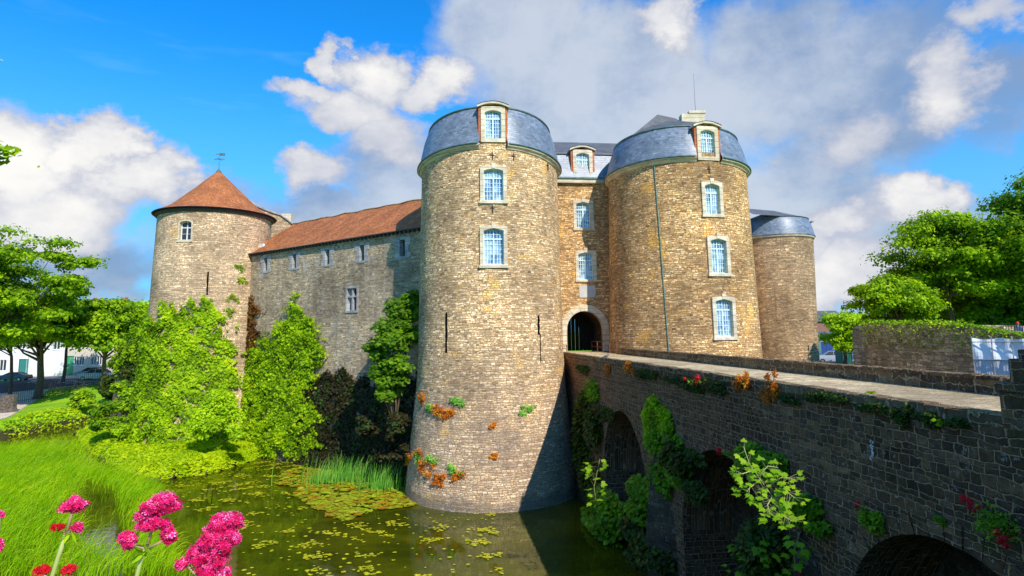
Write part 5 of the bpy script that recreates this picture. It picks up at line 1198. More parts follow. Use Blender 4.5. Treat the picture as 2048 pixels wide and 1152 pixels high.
def car(name, label, P, yaw, body, L=4.3, Wd=1.75, H=1.45, kind='hatch', group='cars parked along the street', low=0.):
    P = np.array(P, float); T = thing(name, tuple(P), label, 'car', group); T.rotation_euler = (0, 0, yaw); ORG[T.name] = np.zeros(3)
    s = L/4.3; h = H/1.45
    if kind == 'hatch': side = [(-2.12, .35), (-2.15, .62), (-2.02, .86), (-1.2, .95), (1.75, .95), (2.08, .88), (2.13, .5), (2.08, .3)]; gh = [(-1.15, .94), (-.35, 1.40), (1.1, 1.44), (1.85, .96)]
    else: side = [(-2.2, .35), (-2.22, .55), (-2.05, .76), (-1.0, .88), (1.4, .90), (2.1, .84), (2.2, .5), (2.15, .3)]; gh = [(-.85, .87), (-.15, 1.22), (.75, 1.24), (1.6, .89)]
    side = [(x*s, z*h) for x, z in side]; gh = [(x*s, z*h) for x, z in gh]; w = Wd/2
    m = MB(); k = len(side); wh = [-1.32*s, 1.3*s]; rw_ = .33
    low_ = []
    for xc in wh[::-1]:
        low_ += [(xc+(rw_+.05)*math.cos(a), .3+(rw_+.05)*math.sin(a)) for a in np.linspace(0, math.pi, 8)]
    outl = side[:-1]+[side[-1]]+low_; outl = side + low_
    def ins(z): return w if z < .6*h else w-.10*(z-.6*h)/(.35*h)
    n_ = len(outl); vs = [(x, -ins(z), z) for x, z in outl]+[(x, ins(z), z) for x, z in outl]; fs = [tuple(range(n_)), tuple(range(n_, 2*n_))[::-1]]+[(i, i+n_, (i+1) % n_+n_, (i+1) % n_) for i in range(n_)]
    m.add(vs, fs); g4 = [(gh[0][0], w-.12), (gh[1][0], w-.30), (gh[2][0], w-.30), (gh[3][0], w-.12)]
    # roof skin and pillars
    rz = [gh[1][1], gh[2][1]]; m.add([(gh[1][0], -w+.3, rz[0]), (gh[2][0], -w+.3, rz[1]), (gh[2][0], w-.3, rz[1]), (gh[1][0], w-.3, rz[0]), (gh[1][0], -w+.3, rz[0]+.04), (gh[2][0], -w+.3, rz[1]+.04), (gh[2][0], w-.3, rz[1]+.04), (gh[1][0], w-.3, rz[0]+.04)], [(4, 5, 6, 7), (0, 1, 5, 4), (3, 7, 6, 2), (0, 4, 7, 3), (1, 2, 6, 5)])
    for sg in (-1, 1):
        for i, j in ((0, 1), (3, 2)): m.tube([(gh[i][0], sg*(w-.12), gh[i][1]), (gh[j][0], sg*(w-.30), gh[j][1]+.02)], .045, 5)
        m.tube([(.25*s, sg*(w-.11), gh[0][1]), (.28*s, sg*(w-.29), rz[0]+.02)], .04, 5)
    m.build('body', body, T, smooth=False, bevel=.03)
    gl = MB(); P4 = lambda y: [(gh[0][0]+.03, y*(w-.14), gh[0][1]), (gh[1][0], y*(w-.32), gh[1][1]), (gh[2][0], y*(w-.32), gh[2][1]), (gh[3][0]-.03, y*(w-.14), gh[3][1])]
    a, b_ = P4(-1), P4(1); gl.add(a+b_, [(0, 1, 2, 3), (7, 6, 5, 4), (0, 4, 5, 1), (2, 6, 7, 3)]); gl.build('glasshouse', M_paned, T)
    for xc in wh:
        for sg in (-1, 1):
            y = sg*(w-.1); t_ = MB(); t_.tube([(xc, y-.1, .32), (xc, y+.1, .32)], .32, 20); tt = t_.build('wheel', plain('tyre_rubber', (.02, .02, .02), .8), T); r_ = MB(); r_.tube([(xc, y+sg*.06, .32), (xc, y+sg*.115, .32)], .21, 14); r_.build('rim', plain('alloy_rim', (.5, .5, .5), .3, .7), tt)
    for sg in (-1, 1):
        l_ = MB(); l_.box((side[2][0], sg*(w-.32), .68*h), (0, 1, 0), (-1, 0, 0), (0, 0, 1), (-.16, .16), (-.07, .07), (-.1, .10)); l_.build('headlight', M_white, T)
        l_ = MB(); l_.box((side[5][0], sg*(w-.25), .78*h), (0, 1, 0), (1, 0, 0), (0, 0, 1), (-.12, .12), (-.08, .08), (-.1, .06)); l_.build('tail_light', plain('red_lens', (.4, .02, .02), .3), T)
    return T
def paint(n, c): return plain(n, c, .25, .1, .7, var=.03)
cz = -5.62
c_ = at(30, 750, 112); car('parked_car', 'long low dark blue-green car with chrome wheels at the left edge', (c_[0]-.4, 112, cz), R(4), paint('petrol_blue_paint', (.02, .09, .13)), L=5.6, Wd=1.9, H=1.75, kind='saloon')
c_ = at(200, 740, 114); car('parked_car', 'white hatchback nearest the road behind the round tree', (c_[0]+.4, 112.3, cz), R(3), paint('white_car_paint', (.75, .76, .78)), L=5.3, Wd=1.9, H=1.9)
c_ = at(192, 736, 118); car('parked_car', 'silver white car parked behind the white hatchback', (c_[0], 116.8, cz+.1), R(3), paint('silver_car_paint', (.5, .52, .55)), L=5.2, Wd=1.9, H=1.9)
c_ = at(222, 740, 108); car('parked_car', 'dark red car in the shade beside the broken wall', (c_[0]+1, 110, cz), R(3), paint('dark_red_paint', (.05, .01, .012)), L=4.8, H=1.6)

# ------------------------------------------------------------------ right side beyond the bridge
c_ = at(1658, 733, 104); car('parked_car', 'silver blue car showing above the far parapet next to the rear tower', (c_[0]+.5, 104, -3.8), R(-20), paint('silver_blue_paint', (.45, .5, .58)), L=4.6, H=1.9, group=None)
c_ = at(1675, 733, 112); car('parked_car', 'pale blue car parked behind the silver blue one', (c_[0]+.8, 113, -3.8), R(-15), paint('pale_blue_paint', (.3, .42, .6)), L=4.6, H=1.7, group=None)
M_navy = plain('blue_shopfront', (.012, .05, .22), .5, var=.1)
hxr = lambda px, Y: float(at(px, 700, Y)[0])
house('brick_house', 'red brick house with slate roof beyond the light green tree', hxr(1600, 140), hxr(1700, 140), 140, 10, -3.8, 3.6, 5.9, plain('dull_brick', (.28, .13, .10), .9), M_slatetop, [(hxr(1640, 140), 3.2, 1.6, 2.), (hxr(1670, 140), 3.2, 1.6, 2.)], [], chim=[hxr(1644, 140)])
house('blue_shop', 'low building with dark blue front and white posts under the trees', hxr(1655, 125), hxr(1780, 125), 125, 8, -3.8, -.3, 1.2, M_white, M_slatetop, [], [(hxr(1672, 125), 5.4, 3.0, M_navy), (hxr(1694, 125), 3.6, 3.0, M_navy), (hxr(1728, 125), 6.0, 3.0, M_navy)], cat='shop')
kz = atz(1695, 738, -3.8); K = thing('green_booth', (hxr(1697, 98), 98, -3.8), 'small dark green booth with a glazed panel behind the parapet', 'booth'); x0, x1 = hxr(1684, 98), hxr(1714, 98)
m = MB(); m.abox(x0, x1, 98, 100.2, -3.8, -.9); m.abox(x0-.15, x1+.15, 97.8, 100.4, -.898, -.7); m.build('body', plain('dark_green_paint', (.01, .12, .07), .5), K); m = MB(); m.abox(x0+1.4, x0+1.95, 97.93, 97.99, -3.3, -1.2); m.build('pane', M_pane, K)
F2 = thing('iron_fence', (hxr(1715, 90), 90, -3.8), 'dark iron fence between the booth and the weedy wall', 'fence'); m = MB()
for i in range(26): x = hxr(1682, 90)+i*.19; m.tube([(x, 90, -4), (x, 90, -1.6)], .03, 4)
for zz in (-1.8, -3.3): m.tube([(hxr(1682, 90), 90, zz), (hxr(1682, 90)+4.8, 90, zz)], .035, 4)
m.build('palings', M_iron, F2)
GRp = 'trees on the right bank'
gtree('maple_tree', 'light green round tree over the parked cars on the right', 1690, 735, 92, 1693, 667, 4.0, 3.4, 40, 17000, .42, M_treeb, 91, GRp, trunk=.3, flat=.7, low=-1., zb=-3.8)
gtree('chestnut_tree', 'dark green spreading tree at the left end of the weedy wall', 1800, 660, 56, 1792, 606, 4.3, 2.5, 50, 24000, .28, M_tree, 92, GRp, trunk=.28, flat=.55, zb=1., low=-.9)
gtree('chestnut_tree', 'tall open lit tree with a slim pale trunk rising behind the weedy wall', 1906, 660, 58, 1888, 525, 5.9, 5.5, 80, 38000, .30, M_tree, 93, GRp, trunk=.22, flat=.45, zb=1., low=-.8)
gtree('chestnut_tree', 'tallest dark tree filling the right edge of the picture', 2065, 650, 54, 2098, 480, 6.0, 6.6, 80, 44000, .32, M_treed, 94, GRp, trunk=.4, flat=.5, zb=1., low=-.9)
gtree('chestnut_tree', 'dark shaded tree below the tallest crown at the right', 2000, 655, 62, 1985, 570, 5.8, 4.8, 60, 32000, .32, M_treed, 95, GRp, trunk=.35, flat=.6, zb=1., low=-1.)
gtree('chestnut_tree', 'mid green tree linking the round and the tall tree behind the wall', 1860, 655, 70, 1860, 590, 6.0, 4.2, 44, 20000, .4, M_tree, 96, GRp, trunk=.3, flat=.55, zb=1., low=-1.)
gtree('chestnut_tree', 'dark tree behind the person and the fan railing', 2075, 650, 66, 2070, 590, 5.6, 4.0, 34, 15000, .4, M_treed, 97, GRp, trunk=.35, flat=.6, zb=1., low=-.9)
leafy('hedge', 'dark hedge under the trees behind the fan railing', [(at(1930+18*i, 640, 60), 1.9) for i in range(9)], at(2000, 664, 60), 9000, .35, M_treed, 98, cat='hedge')
leafy('hedge', 'dark undergrowth between the trunks behind the weedy wall', [(at(1745+24*i, 652+3*math.sin(i*2), 62), 1.0+.4*math.sin(i*1.7)) for i in range(9)], at(1830, 664, 62), 8000, .35, M_tree, 99, cat='hedge')
# weeds on top of the retaining wall
rng = np.random.default_rng(101); n = 4200; Yv = 27+20.6*rng.random(n); C = np.stack([26.45+rng.random(n)*.7, Yv, np.interp(Yv, [27, 30, 34, 36.5, 40, 44, 47.6], [.9, 1.0, 1.35, 1.72, 1.85, 1.9, 2.02])+rng.random(n)**2*.35*(.4+.6*np.sin(Yv*2.1)**2)*(Yv > 37)], 1)
ha = rng.random(n) < .3; C[ha, 0] = 26.25-rng.random(ha.sum())*.12; C[ha, 2] -= rng.random(ha.sum())**2*1.6
V, Fq, rv = leaf_arrays(C, rng.normal(size=(n, 3))*.5+[-.3, -.3, .7], .17*rng.uniform(.5, 1.3, n), .6, rng=rng); o = fast_mesh('wall_weeds', V, Fq, M_tree, None, rv); tag(o, 'weeds growing along the top of the retaining wall', 'weeds', kind='stuff')
# scaffolding screened with white sheeting
SC = thing('sheeted_scaffold', (25.4, 31, -10), 'scaffold wrapped in white sheeting against the moat wall', 'scaffolding')
P0 = at(1945, 680, 33.4); P1 = at(2060, 671, 31.6); O = np.array([P0[0], P0[1], 0]); sd = unit((P1-P0)*[1, 1, 0]); ns = np.array([sd[1], -sd[0], 0]); ln = 4.2; zt = P0[2]
def she(z0, z1, mat, name, off):
    m = MB(); k = 40; r_ = random.Random(z0)
    for j in range(6):
        for i in range(k):
            xa, xb = ln*i/k, ln*(i+1)/k; za, zb2 = z0+(z1-z0)*j/6, z0+(z1-z0)*(j+1)/6
            f_ = lambda x, z: off+.035*math.sin(x*9+z*2)+.05*math.sin(x*2.1+z*3)
            top = lambda x: (.09*abs(math.sin(x*2.6)) if j == 5 else 0)
            m.poly([O+sd*xa+Z*za+ns*f_(xa, za), O+sd*xb+Z*za+ns*f_(xb, za), O+sd*xb+Z*(zb2-top(xb))+ns*f_(xb, zb2), O+sd*xa+Z*(zb2-top(xa))+ns*f_(xa, zb2)])
    m.build(name, mat, SC)
she(zt-1.0, zt+.12, plain('white_sheeting', (.85, .86, .88), .6, var=.04), 'upper_sheet', .08); she(zt-9, zt-.95, plain('grey_sheeting', (.55, .56, .60), .6, var=.12, scale=1.), 'lower_sheet', .04)
m = MB()
for i in range(6): x = ln*i/5; m.tube([O+sd*x+Z*(-11)+ns*.17, O+sd*x+Z*(zt+.2)+ns*.17], .03, 6)
for zz in (zt-.1, zt-1., zt-2., zt-3.): m.tube([O+Z*zz+ns*.2, O+sd*ln+Z*zz+ns*.2], .025, 6)
m.build('poles', plain('galvanised_pole', (.45, .46, .48), .4, .6), SC)
# railing with a fan of spikes above the wall, and the person behind it
FR = thing('spiked_railing', (28.3, 34, 1.), 'black railing ending in a fan of spikes above the retaining wall', 'railing'); m = MB()
fc = at(2008, 668, 36); 
for i in range(15):
    a = math.pi*(.5+.5*i/14); q0 = fc+np.array([.55*math.cos(a), 0, .42*math.sin(a)-.15]); q1 = fc+np.array([.95*math.cos(a), 0, .72*math.sin(a)-.15]); m.tube([q0, q1], [.03, .006], 5)
m.tube([fc+np.array([.72*math.cos(a), 0, .54*math.sin(a)-.15]) for a in np.linspace(math.pi/2, math.pi, 12)], .03, 6); m.build('fan', M_iron, FR); m = MB()
for i in range(20): q = fc+np.array([i*.14, -.02*i, -.55]); m.tube([q, q+Z*1.05, q+Z*1.15], [.018, .018, .004], 5)
for hh in (.75, -.1): m.tube([fc+Z*(hh-.3), fc+np.array([2.9, -.4, hh-.3])], .022, 5)
m.build('bars', M_iron, FR)
pb = at(2035, 647, 47.5); zf = pb[2]-1.62; P = thing('person', (pb[0], 47.5, zf), 'person in a red cap and blue jacket walking behind the railing', 'person'); b0 = np.array([pb[0], 47.5, zf])
def skin(name, verts, edges, rad, mat, parent):
    me = bpy.data.meshes.new(name); org = ORG[parent.name] if parent else np.zeros(3); me.from_pydata([tuple(np.array(v)) for v in verts], edges, []); me.materials.append(mat); o = bpy.data.objects.new(name, me); COL.objects.link(o); o.parent = parent; ORG[o.name] = org
    md = o.modifiers.new('skin', 'SKIN'); sv = me.skin_vertices[0].data
    for i, r_ in enumerate(rad): sv[i].radius = (r_, r_) if not isinstance(r_, tuple) else r_
    sv[0].use_root = True; s2 = o.modifiers.new('sub', 'SUBSURF'); s2.levels = 1; s2.render_levels = 1; return o
vv = [(0, 0, .95), (0, 0, 1.15), (0, 0, 1.38), (0, 0, 1.47), (0, -.01, 1.58), (0, 0, 1.68), (.18, 0, 1.37), (.24, -.02, 1.1), (.22, -.14, .88), (-.18, 0, 1.37), (-.24, .02, 1.1), (-.22, -.06, .86), (.1, 0, .88), (.11, -.08, .48), (.11, -.02, .07), (.11, -.14, .03), (-.1, 0, .88), (-.11, .06, .48), (-.11, .14, .07), (-.11, .02, .03)]
ee = [(0, 1), (1, 2), (2, 3), (3, 4), (4, 5), (2, 6), (6, 7), (7, 8), (2, 9), (9, 10), (10, 11), (0, 12), (12, 13), (13, 14), (14, 15), (0, 16), (16, 17), (17, 18), (18, 19)]
rr_ = [(.15, .11), (.15, .1), (.15, .11), .055, .085, .07, .065, .05, .03, .065, .05, .03, .085, .06, .045, .035, .085, .06, .045, .035]
skin('body', vv, ee, rr_, plain('skin_tone', (.5, .3, .2), .6), P)
skin('jacket', [(0, 0, .9), (0, 0, 1.15), (0, 0, 1.40), (.18, 0, 1.38), (.25, -.02, 1.1), (.23, -.12, .92), (-.18, 0, 1.38), (-.25, .02, 1.1), (-.23, -.05, .9)], [(0, 1), (1, 2), (2, 3), (3, 4), (4, 5), (2, 6), (6, 7), (7, 8)], [(.18, .13), (.175, .125), (.165, .12), .075, .06, .045, .075, .06, .045], plain('navy_jacket', (.02, .05, .16), .8), P)
skin('trousers', [(0, 0, .93), (.1, 0, .86), (.11, -.08, .48), (.11, -.02, .12), (-.1, 0, .86), (-.11, .06, .48), (-.11, .14, .12)], [(0, 1), (1, 2), (2, 3), (0, 4), (4, 5), (5, 6)], [(.16, .12), .1, .075, .06, .1, .075, .06], plain('dark_trousers', (.02, .02, .03), .8), P)
m = MB(); m.lathe([(zf+1.62, .105), (zf+1.70, .10), (zf+1.76, .06), (zf+1.775, .005)], (b0[0], b0[1]), nseg=16); m.box(b0+Z*1.62, (1, 0, 0), (0, -1, 0), Z, (-.07, .07), (0, .015), (.06, .19)); m.build('cap', plain('red_cap', (.6, .03, .03), .7), P)
# ------------------------------------------------------------------ plants on the bridge
def bp(px, py, off=0.): P = atplane(px, py, BA, -BT); return P - BT*off
def wall_plant(kind, name, label, px, py, n, L, wd, mat, seed, group, off=.05, **kw):
    return tuft(name, label, bp(px, py, off), n, L, wd, mat, seed, lean=tuple(-BT*.8-Z*.1), spread=.9, group=group, **kw)
FG = 'rust-orange ferns on the bridge wall'
for i, (px, py, s_, lab) in enumerate([(1219, 735, .62, 'round rust-orange fern just below the bridge edge nearest the gate'), (1262, 737, .6, 'second rust-orange fern from the gate'), (1490, 766, .5, 'flat rusty fern below the middle of the bridge edge'), (1548, 772, .52, 'brightest orange fern below the bridge edge, under the small sprout'), (1535, 795, .3, 'tiny brown fern hanging under the brightest orange fern')]):
    leaf_clump('rusty_fern', lab, bp(px, py, .03), -BT, s_, 330, .13, M_fern, 200+i, FG)
def wall_clump(name, label, px, py, rpx, rpy, n, ls, mat, seed, thick=.5, group=None, cat='plant'):
    """leaves growing out of the bridge side wall round a point, outline in the wall plane"""
    rng = np.random.default_rng(seed); P0 = bp(px, py); Px = bp(px+rpx, py); Pz = bp(px, py-rpy); rs = np.linalg.norm(Px-P0); rz = np.linalg.norm(Pz-P0)
    nl = 7; cs = [(rng.uniform(-.6, .6)*rs, rng.uniform(-.65, .65)*rz) for _ in range(nl)]; parts = []
    for (a, b_) in cs:
        k = n//nl; d = unit(rng.normal(size=(k, 3))); d = d*(rng.random(k)**.5)[:, None]
        q = P0 - BD*(a+d[:, :1]*rs*.5) + Z*(b_+d[:, 1:2]*rz*.5) - BT*(.05+np.abs(d[:, 2:3])*thick)
        parts.append(leaf_arrays(q, -BT*.6+Z*.7+rng.normal(size=(k, 3))*.4, ls*rng.uniform(.6, 1.3, k), .85, rnd=np.clip(rng.random(k)*.8+rng.random()*.2, 0, 1), rng=rng))
    V, Fq, rv = join_arrays(parts); T = thing(name, tuple(P0), label, cat, group); m = MB()
    for (a, b_) in cs: m.tube([P0-Z*rz*.7, P0-BD*a*.5+Z*(b_*.5)-BT*.1, P0-BD*a+Z*b_-BT*thick*.6], [.03, .02, .008], 5)
    m.build('stem', M_twig, T); fast_mesh('leaves', V, Fq, mat, T, rv); return T
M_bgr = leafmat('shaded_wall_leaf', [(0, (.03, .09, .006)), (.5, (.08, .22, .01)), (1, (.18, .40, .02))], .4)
CG = 'creepers on the bridge wall'
wall_clump('bridge_creeper', 'bright creeper climbing the pier between the first and second arch from the gate', 1318, 852, 30, 58, 3000, .22, M_leaf, 301, .3, CG, 'creeper')
wall_clump('bridge_creeper', 'lower hanging part of the creeper right of the first arch, thick and lit', 1338, 935, 40, 66, 4000, .24, M_bgr, 302, .5, CG, 'creeper')
wall_clump('bridge_creeper', 'dark leafy clump overhanging the left shoulder of the second arch', 1362, 915, 30, 38, 1300, .24, M_darkivy, 303, .7, CG, 'creeper')
wall_clump('bridge_creeper', 'green clump low on the pier left of the second arch', 1306, 1005, 46, 46, 3200, .26, M_bgr, 304, .9, CG, 'creeper')
wall_clump('bridge_creeper', 'dark growth at the water on the pier left of the second arch', 1310, 1090, 44, 55, 3200, .26, M_darkivy, 305, 1.1, CG, 'creeper')
wall_clump('bridge_creeper', 'tall dark growth on the pier left of the first arch', 1182, 895, 26, 105, 3600, .32, M_darkivy, 306, .8, CG, 'creeper')
wall_clump('bridge_creeper', 'bushy dark green growth at the water below the first arch', 1222, 1030, 58, 52, 4200, .34, M_bgr, 307, 1.2, CG, 'creeper')
wall_clump('bridge_creeper', 'small green patch on the bridge wall above the first arch', 1178, 780, 24, 34, 1100, .22, M_bgr, 308, .3, CG, 'creeper')
wall_clump('bridge_creeper', 'dark green bush right of the second arch behind the lit sapling', 1530, 918, 46, 34, 3400, .17, M_bgr, 309, .7, CG, 'creeper')
wall_clump('bridge_creeper', 'dark low bush right of the second arch reaching the lower edge', 1560, 1100, 60, 60, 3800, .17, M_darkivy, 310, 1.2, CG, 'creeper')
wall_clump('bridge_creeper', 'green leafy bush on the bridge wall below and right of the sapling', 1630, 1025, 34, 34, 1500, .15, M_bgr, 311, .6, CG, 'creeper')
wall_clump('bridge_creeper', 'mossy creeper tuft under the bridge edge near the end pier', 1810, 830, 24, 22, 900, .07, M_darkivy, 312, .15, CG, 'creeper')
wall_clump('bridge_creeper', 'thin dark moss fringe under the middle of the bridge edge', 1375, 768, 60, 16, 1200, .10, M_darkivy, 313, .15, CG, 'creeper')
wall_clump('bridge_creeper', 'moss fringe under the bridge edge right of the ferns', 1650, 795, 55, 14, 1200, .08, M_darkivy, 314, .12, CG, 'creeper')
wall_clump('bridge_creeper', 'dark ivy on the pier right of the first arch at mid height', 1395, 985, 20, 25, 800, .22, M_darkivy, 315, .4, CG, 'creeper')
for i, (px, py, rx, ry, lab) in enumerate([(1160, 735, 22, 12, 'moss fringe under the bridge edge beside the left gate tower'), (1300, 752, 30, 12, 'moss fringe under the bridge edge between the rusty ferns'), (1440, 775, 30, 14, 'mossy patch left of the flat rusty fern'), (1585, 795, 26, 12, 'mossy patch right of the brightest orange fern'), (1740, 815, 40, 12, 'mossy patch below the small weed on the deck'), (1860, 838, 30, 14, 'mossy patch left of the pointed sprout'), (1920, 845, 28, 10, 'mossy patch nearest the end pier'), (1215, 830, 16, 16, 'mossy tuft on the crown of the first arch'), (1395, 915, 26, 14, 'mossy tuft on the left haunch of the second arch'), (1165, 835, 14, 30, 'dark moss on the first pier near the gate')]):
    wall_clump('wall_moss', lab, px, py, rx, ry, 700, .085 if px > 1400 else .15, M_darkivy, 340+i, .12, 'moss patches on the bridge wall', 'moss')
wall_clump('wall_weed', 'small green sprout with pointed leaves near the end pier', 1882, 845, 8, 9, 46, .11, M_leaf, 316, .12, 'sprouts on the bridge wall')
wall_clump('wall_weed', 'green weed low on the wall between sapling and third arch', 1752, 1040, 24, 26, 420, .10, M_bgr, 317, .25, 'sprouts on the bridge wall')
wall_clump('wall_weed', 'little green weed just above the third arch', 1885, 1040, 12, 10, 160, .07, M_bgr, 318, .12, 'sprouts on the bridge wall')
# mossy plants on the deck edge
q = atz(1742, 787, 0.03); tuft('deck_weed', 'small bright green weed growing on the sunlit bridge deck', q, 60, .20, .04, M_leaf, 330, spread=1.2, drop=.6)
# tufts on the left gate tower
def tower_tuft(px, py, n, L, wd, mat, seed, label, group, name='tower_fern'):
    ph_, z_ = cyl_hit(px, py, LT, LTf); P_ = surf(LT, LTf, ph_, z_, .02); t_, n_ = fr(ph_)
    return leaf_clump(name, label, P_, n_, L*1.1, n*3, .17, mat, seed, group)
TG = 'rusty ferns on the foot of the left gate tower'; TG2 = 'green tufts on the foot of the left gate tower'
for i, (px, py, s_, lab) in enumerate([(845, 795, .55, 'rusty fern highest on the left edge of the tower foot'), (880, 820, .65, 'flat rusty fern below the upper green tufts'), (893, 826, .5, 'rusty fern just under the upper right green tuft'), (820, 915, .6, 'rusty fern at the left silhouette of the tower foot near water'), (845, 935, .75, 'broad rusty fern in the middle of the waterside cluster'), (868, 950, .75, 'low rusty fern under the waterside cluster'), (880, 960, .6, 'lowest rusty fern nearest the water'), (915, 952, .55, 'rusty fern at the right end of the waterside cluster'), (835, 905, .6, 'upper rusty fern of the waterside cluster'), (985, 912, .35, 'lone small rusty fern in the middle of the tower foot'), (985, 850, .3, 'lone tiny orange fern on the tower at bridge height')]): tower_tuft(px, py, 90, s_, .06, M_fern, 400+i, lab, TG)
for i, (px, py, s_, lab) in enumerate([(862, 812, .5, 'green tuft left of the upper rusty fern'), (912, 807, .55, 'green tuft at the upper right of the ferns'), (838, 915, .6, 'green tuft in the top of the waterside fern cluster'), (865, 922, .5, 'green tuft right of the top of the fern cluster'), (908, 945, .6, 'lowest green tuft beside the right end of the fern cluster'), (1052, 822, .5, 'green tuft by the shadow edge on the right side of the tower'), (808, 922, .55, 'green tuft with pink bloom at the left silhouette of the tower')]): tower_tuft(px, py, 90, s_, .06, M_iris, 420+i, lab, TG2, 'tower_tuft')
# small plants on the corner tower
for i, (px, py) in enumerate([(485, 535), (490, 562), (470, 600), (466, 625)]):
    ph_, z_ = cyl_hit(px-5, py, LFT, LFf); leaf_clump('tower_tuft', ['upper', 'second', 'third', 'lowest'][i]+' small green tuft on the lit side of the corner tower', surf(LFT, LFf, ph_, z_, .02), fr(ph_)[1], .7, 160, .2, M_leaf, 440+i, 'green tufts on the corner tower')

# ------------------------------------------------------------------ sycamore sapling with lobed leaves, lit in front of the dark arch
LOBE = [(0, 0), (.10, .10), (.30, -.02), (.34, .16), (.52, .20), (.38, .36), (.50, .56), (.26, .54), (.17, .66), (.0, 1.0), (-.17, .66), (-.26, .54), (-.50, .56), (-.38, .36), (-.52, .20), (-.34, .16), (-.30, -.02), (-.10, .10)]
def lobed(C, Nn, size, T_, rnd):
    n = len(C); Nn = unit(Nn); T_ = unit(T_-Nn*(T_*Nn).sum(1, keepdims=True)); B = np.cross(Nn, T_); k = len(LOBE); V = [C+T_*size[:, None]*.35-Nn*size[:, None]*.05]
    for x, y in LOBE: V.append(C+B*size[:, None]*x+T_*size[:, None]*y-Nn*(abs(x)*.25*size)[:, None]+Nn*0)
    V = np.stack(V, 1).reshape(-1, 3); o = (np.arange(n)*(k+1))[:, None]; Fq = np.concatenate([o+np.array([0, i+1, (i+1) % k+1]) for i in range(k)]); return V, Fq, np.repeat(rnd, k+1)
def sapling(name, label, root, twigs, size, mat, seed, group, per=7, trunkr=.03):
    rng = np.random.default_rng(seed); root = np.array(root, float); T = thing(name, tuple(root), label, 'sapling', group); m = MB(); C, D = [], []
    for pts in twigs:
        pts = [np.array(p) for p in pts]; m.tube(pts, np.linspace(trunkr, .006, len(pts)), 6)
        Lp = np.array(pts[2:]) if len(pts) > 3 else np.array(pts)
        for k in range(per):
            q = (k+rng.random()*.6)/per*(len(Lp)-1); i = min(int(q), len(Lp)-2); p = Lp[i]+(Lp[i+1]-Lp[i])*(q-i); ax = unit(Lp[i+1]-Lp[i])
            for sg in (-1, 1):
                side = np.cross(ax, [0, -.4, 1]); d = unit(side*sg+ax*.5+rng.normal(size=3)*.25+np.array([0, -.1, -.25])); e = p+d*size*rng.uniform(.5, 1.5); m.tube([p, e], [.003, .002], 4); C.append(e); D.append(d+np.array([0, -.1, -.35]))
    C, D = np.array(C), np.array(D); n = len(C); nn = np.array([-.12, -.35, .9])+rng.normal(size=(n, 3))*.25; V, Fq, rv = lobed(C, nn, size*rng.uniform(.55, 1.15, n), D, np.clip(.3+.7*rng.random(n), 0, 1)); m.build('stem', M_stem, T, smooth=True); fast_mesh('leaves', V, Fq, mat, T, rv); return T
A = lambda px, py, Y: at(px, py, Y)
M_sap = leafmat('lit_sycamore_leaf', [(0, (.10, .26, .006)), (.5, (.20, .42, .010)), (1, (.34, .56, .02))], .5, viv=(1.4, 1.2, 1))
SG = 'sycamore saplings in front of the bridge'
Yb = 9.5
Yb = 13.
r1 = bp(1592, 1060, .1); r2 = bp(1178, 985, .1)
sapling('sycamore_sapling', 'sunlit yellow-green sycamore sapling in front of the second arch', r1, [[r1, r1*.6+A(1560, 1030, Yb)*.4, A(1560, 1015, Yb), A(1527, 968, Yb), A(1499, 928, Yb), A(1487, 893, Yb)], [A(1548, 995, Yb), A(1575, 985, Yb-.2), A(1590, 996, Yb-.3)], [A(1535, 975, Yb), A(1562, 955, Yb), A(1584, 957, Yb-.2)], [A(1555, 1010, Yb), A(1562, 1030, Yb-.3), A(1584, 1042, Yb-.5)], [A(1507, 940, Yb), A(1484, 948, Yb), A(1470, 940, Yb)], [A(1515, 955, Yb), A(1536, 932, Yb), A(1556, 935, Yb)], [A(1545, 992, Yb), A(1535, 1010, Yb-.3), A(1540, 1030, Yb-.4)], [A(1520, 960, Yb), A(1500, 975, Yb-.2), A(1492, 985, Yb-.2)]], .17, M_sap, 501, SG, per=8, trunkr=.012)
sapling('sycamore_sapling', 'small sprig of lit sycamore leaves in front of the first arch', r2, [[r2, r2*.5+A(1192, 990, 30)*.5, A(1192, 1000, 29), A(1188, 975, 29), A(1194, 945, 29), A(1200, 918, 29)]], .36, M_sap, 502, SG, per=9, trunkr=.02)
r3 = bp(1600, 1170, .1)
sapling('sycamore_sapling', 'dark green sycamore leaves in the shade below the lit sapling', r3, [[r3, bp(1590, 1120, .5), bp(1570, 1060, .8)], [r3, bp(1560, 1110, .6), bp(1530, 1070, .8)], [r3, bp(1630, 1100, .6), bp(1650, 1060, .7)], [r3, bp(1560, 1140, .6), bp(1520, 1125, .8)]], .30, M_bgr, 503, SG, per=11)

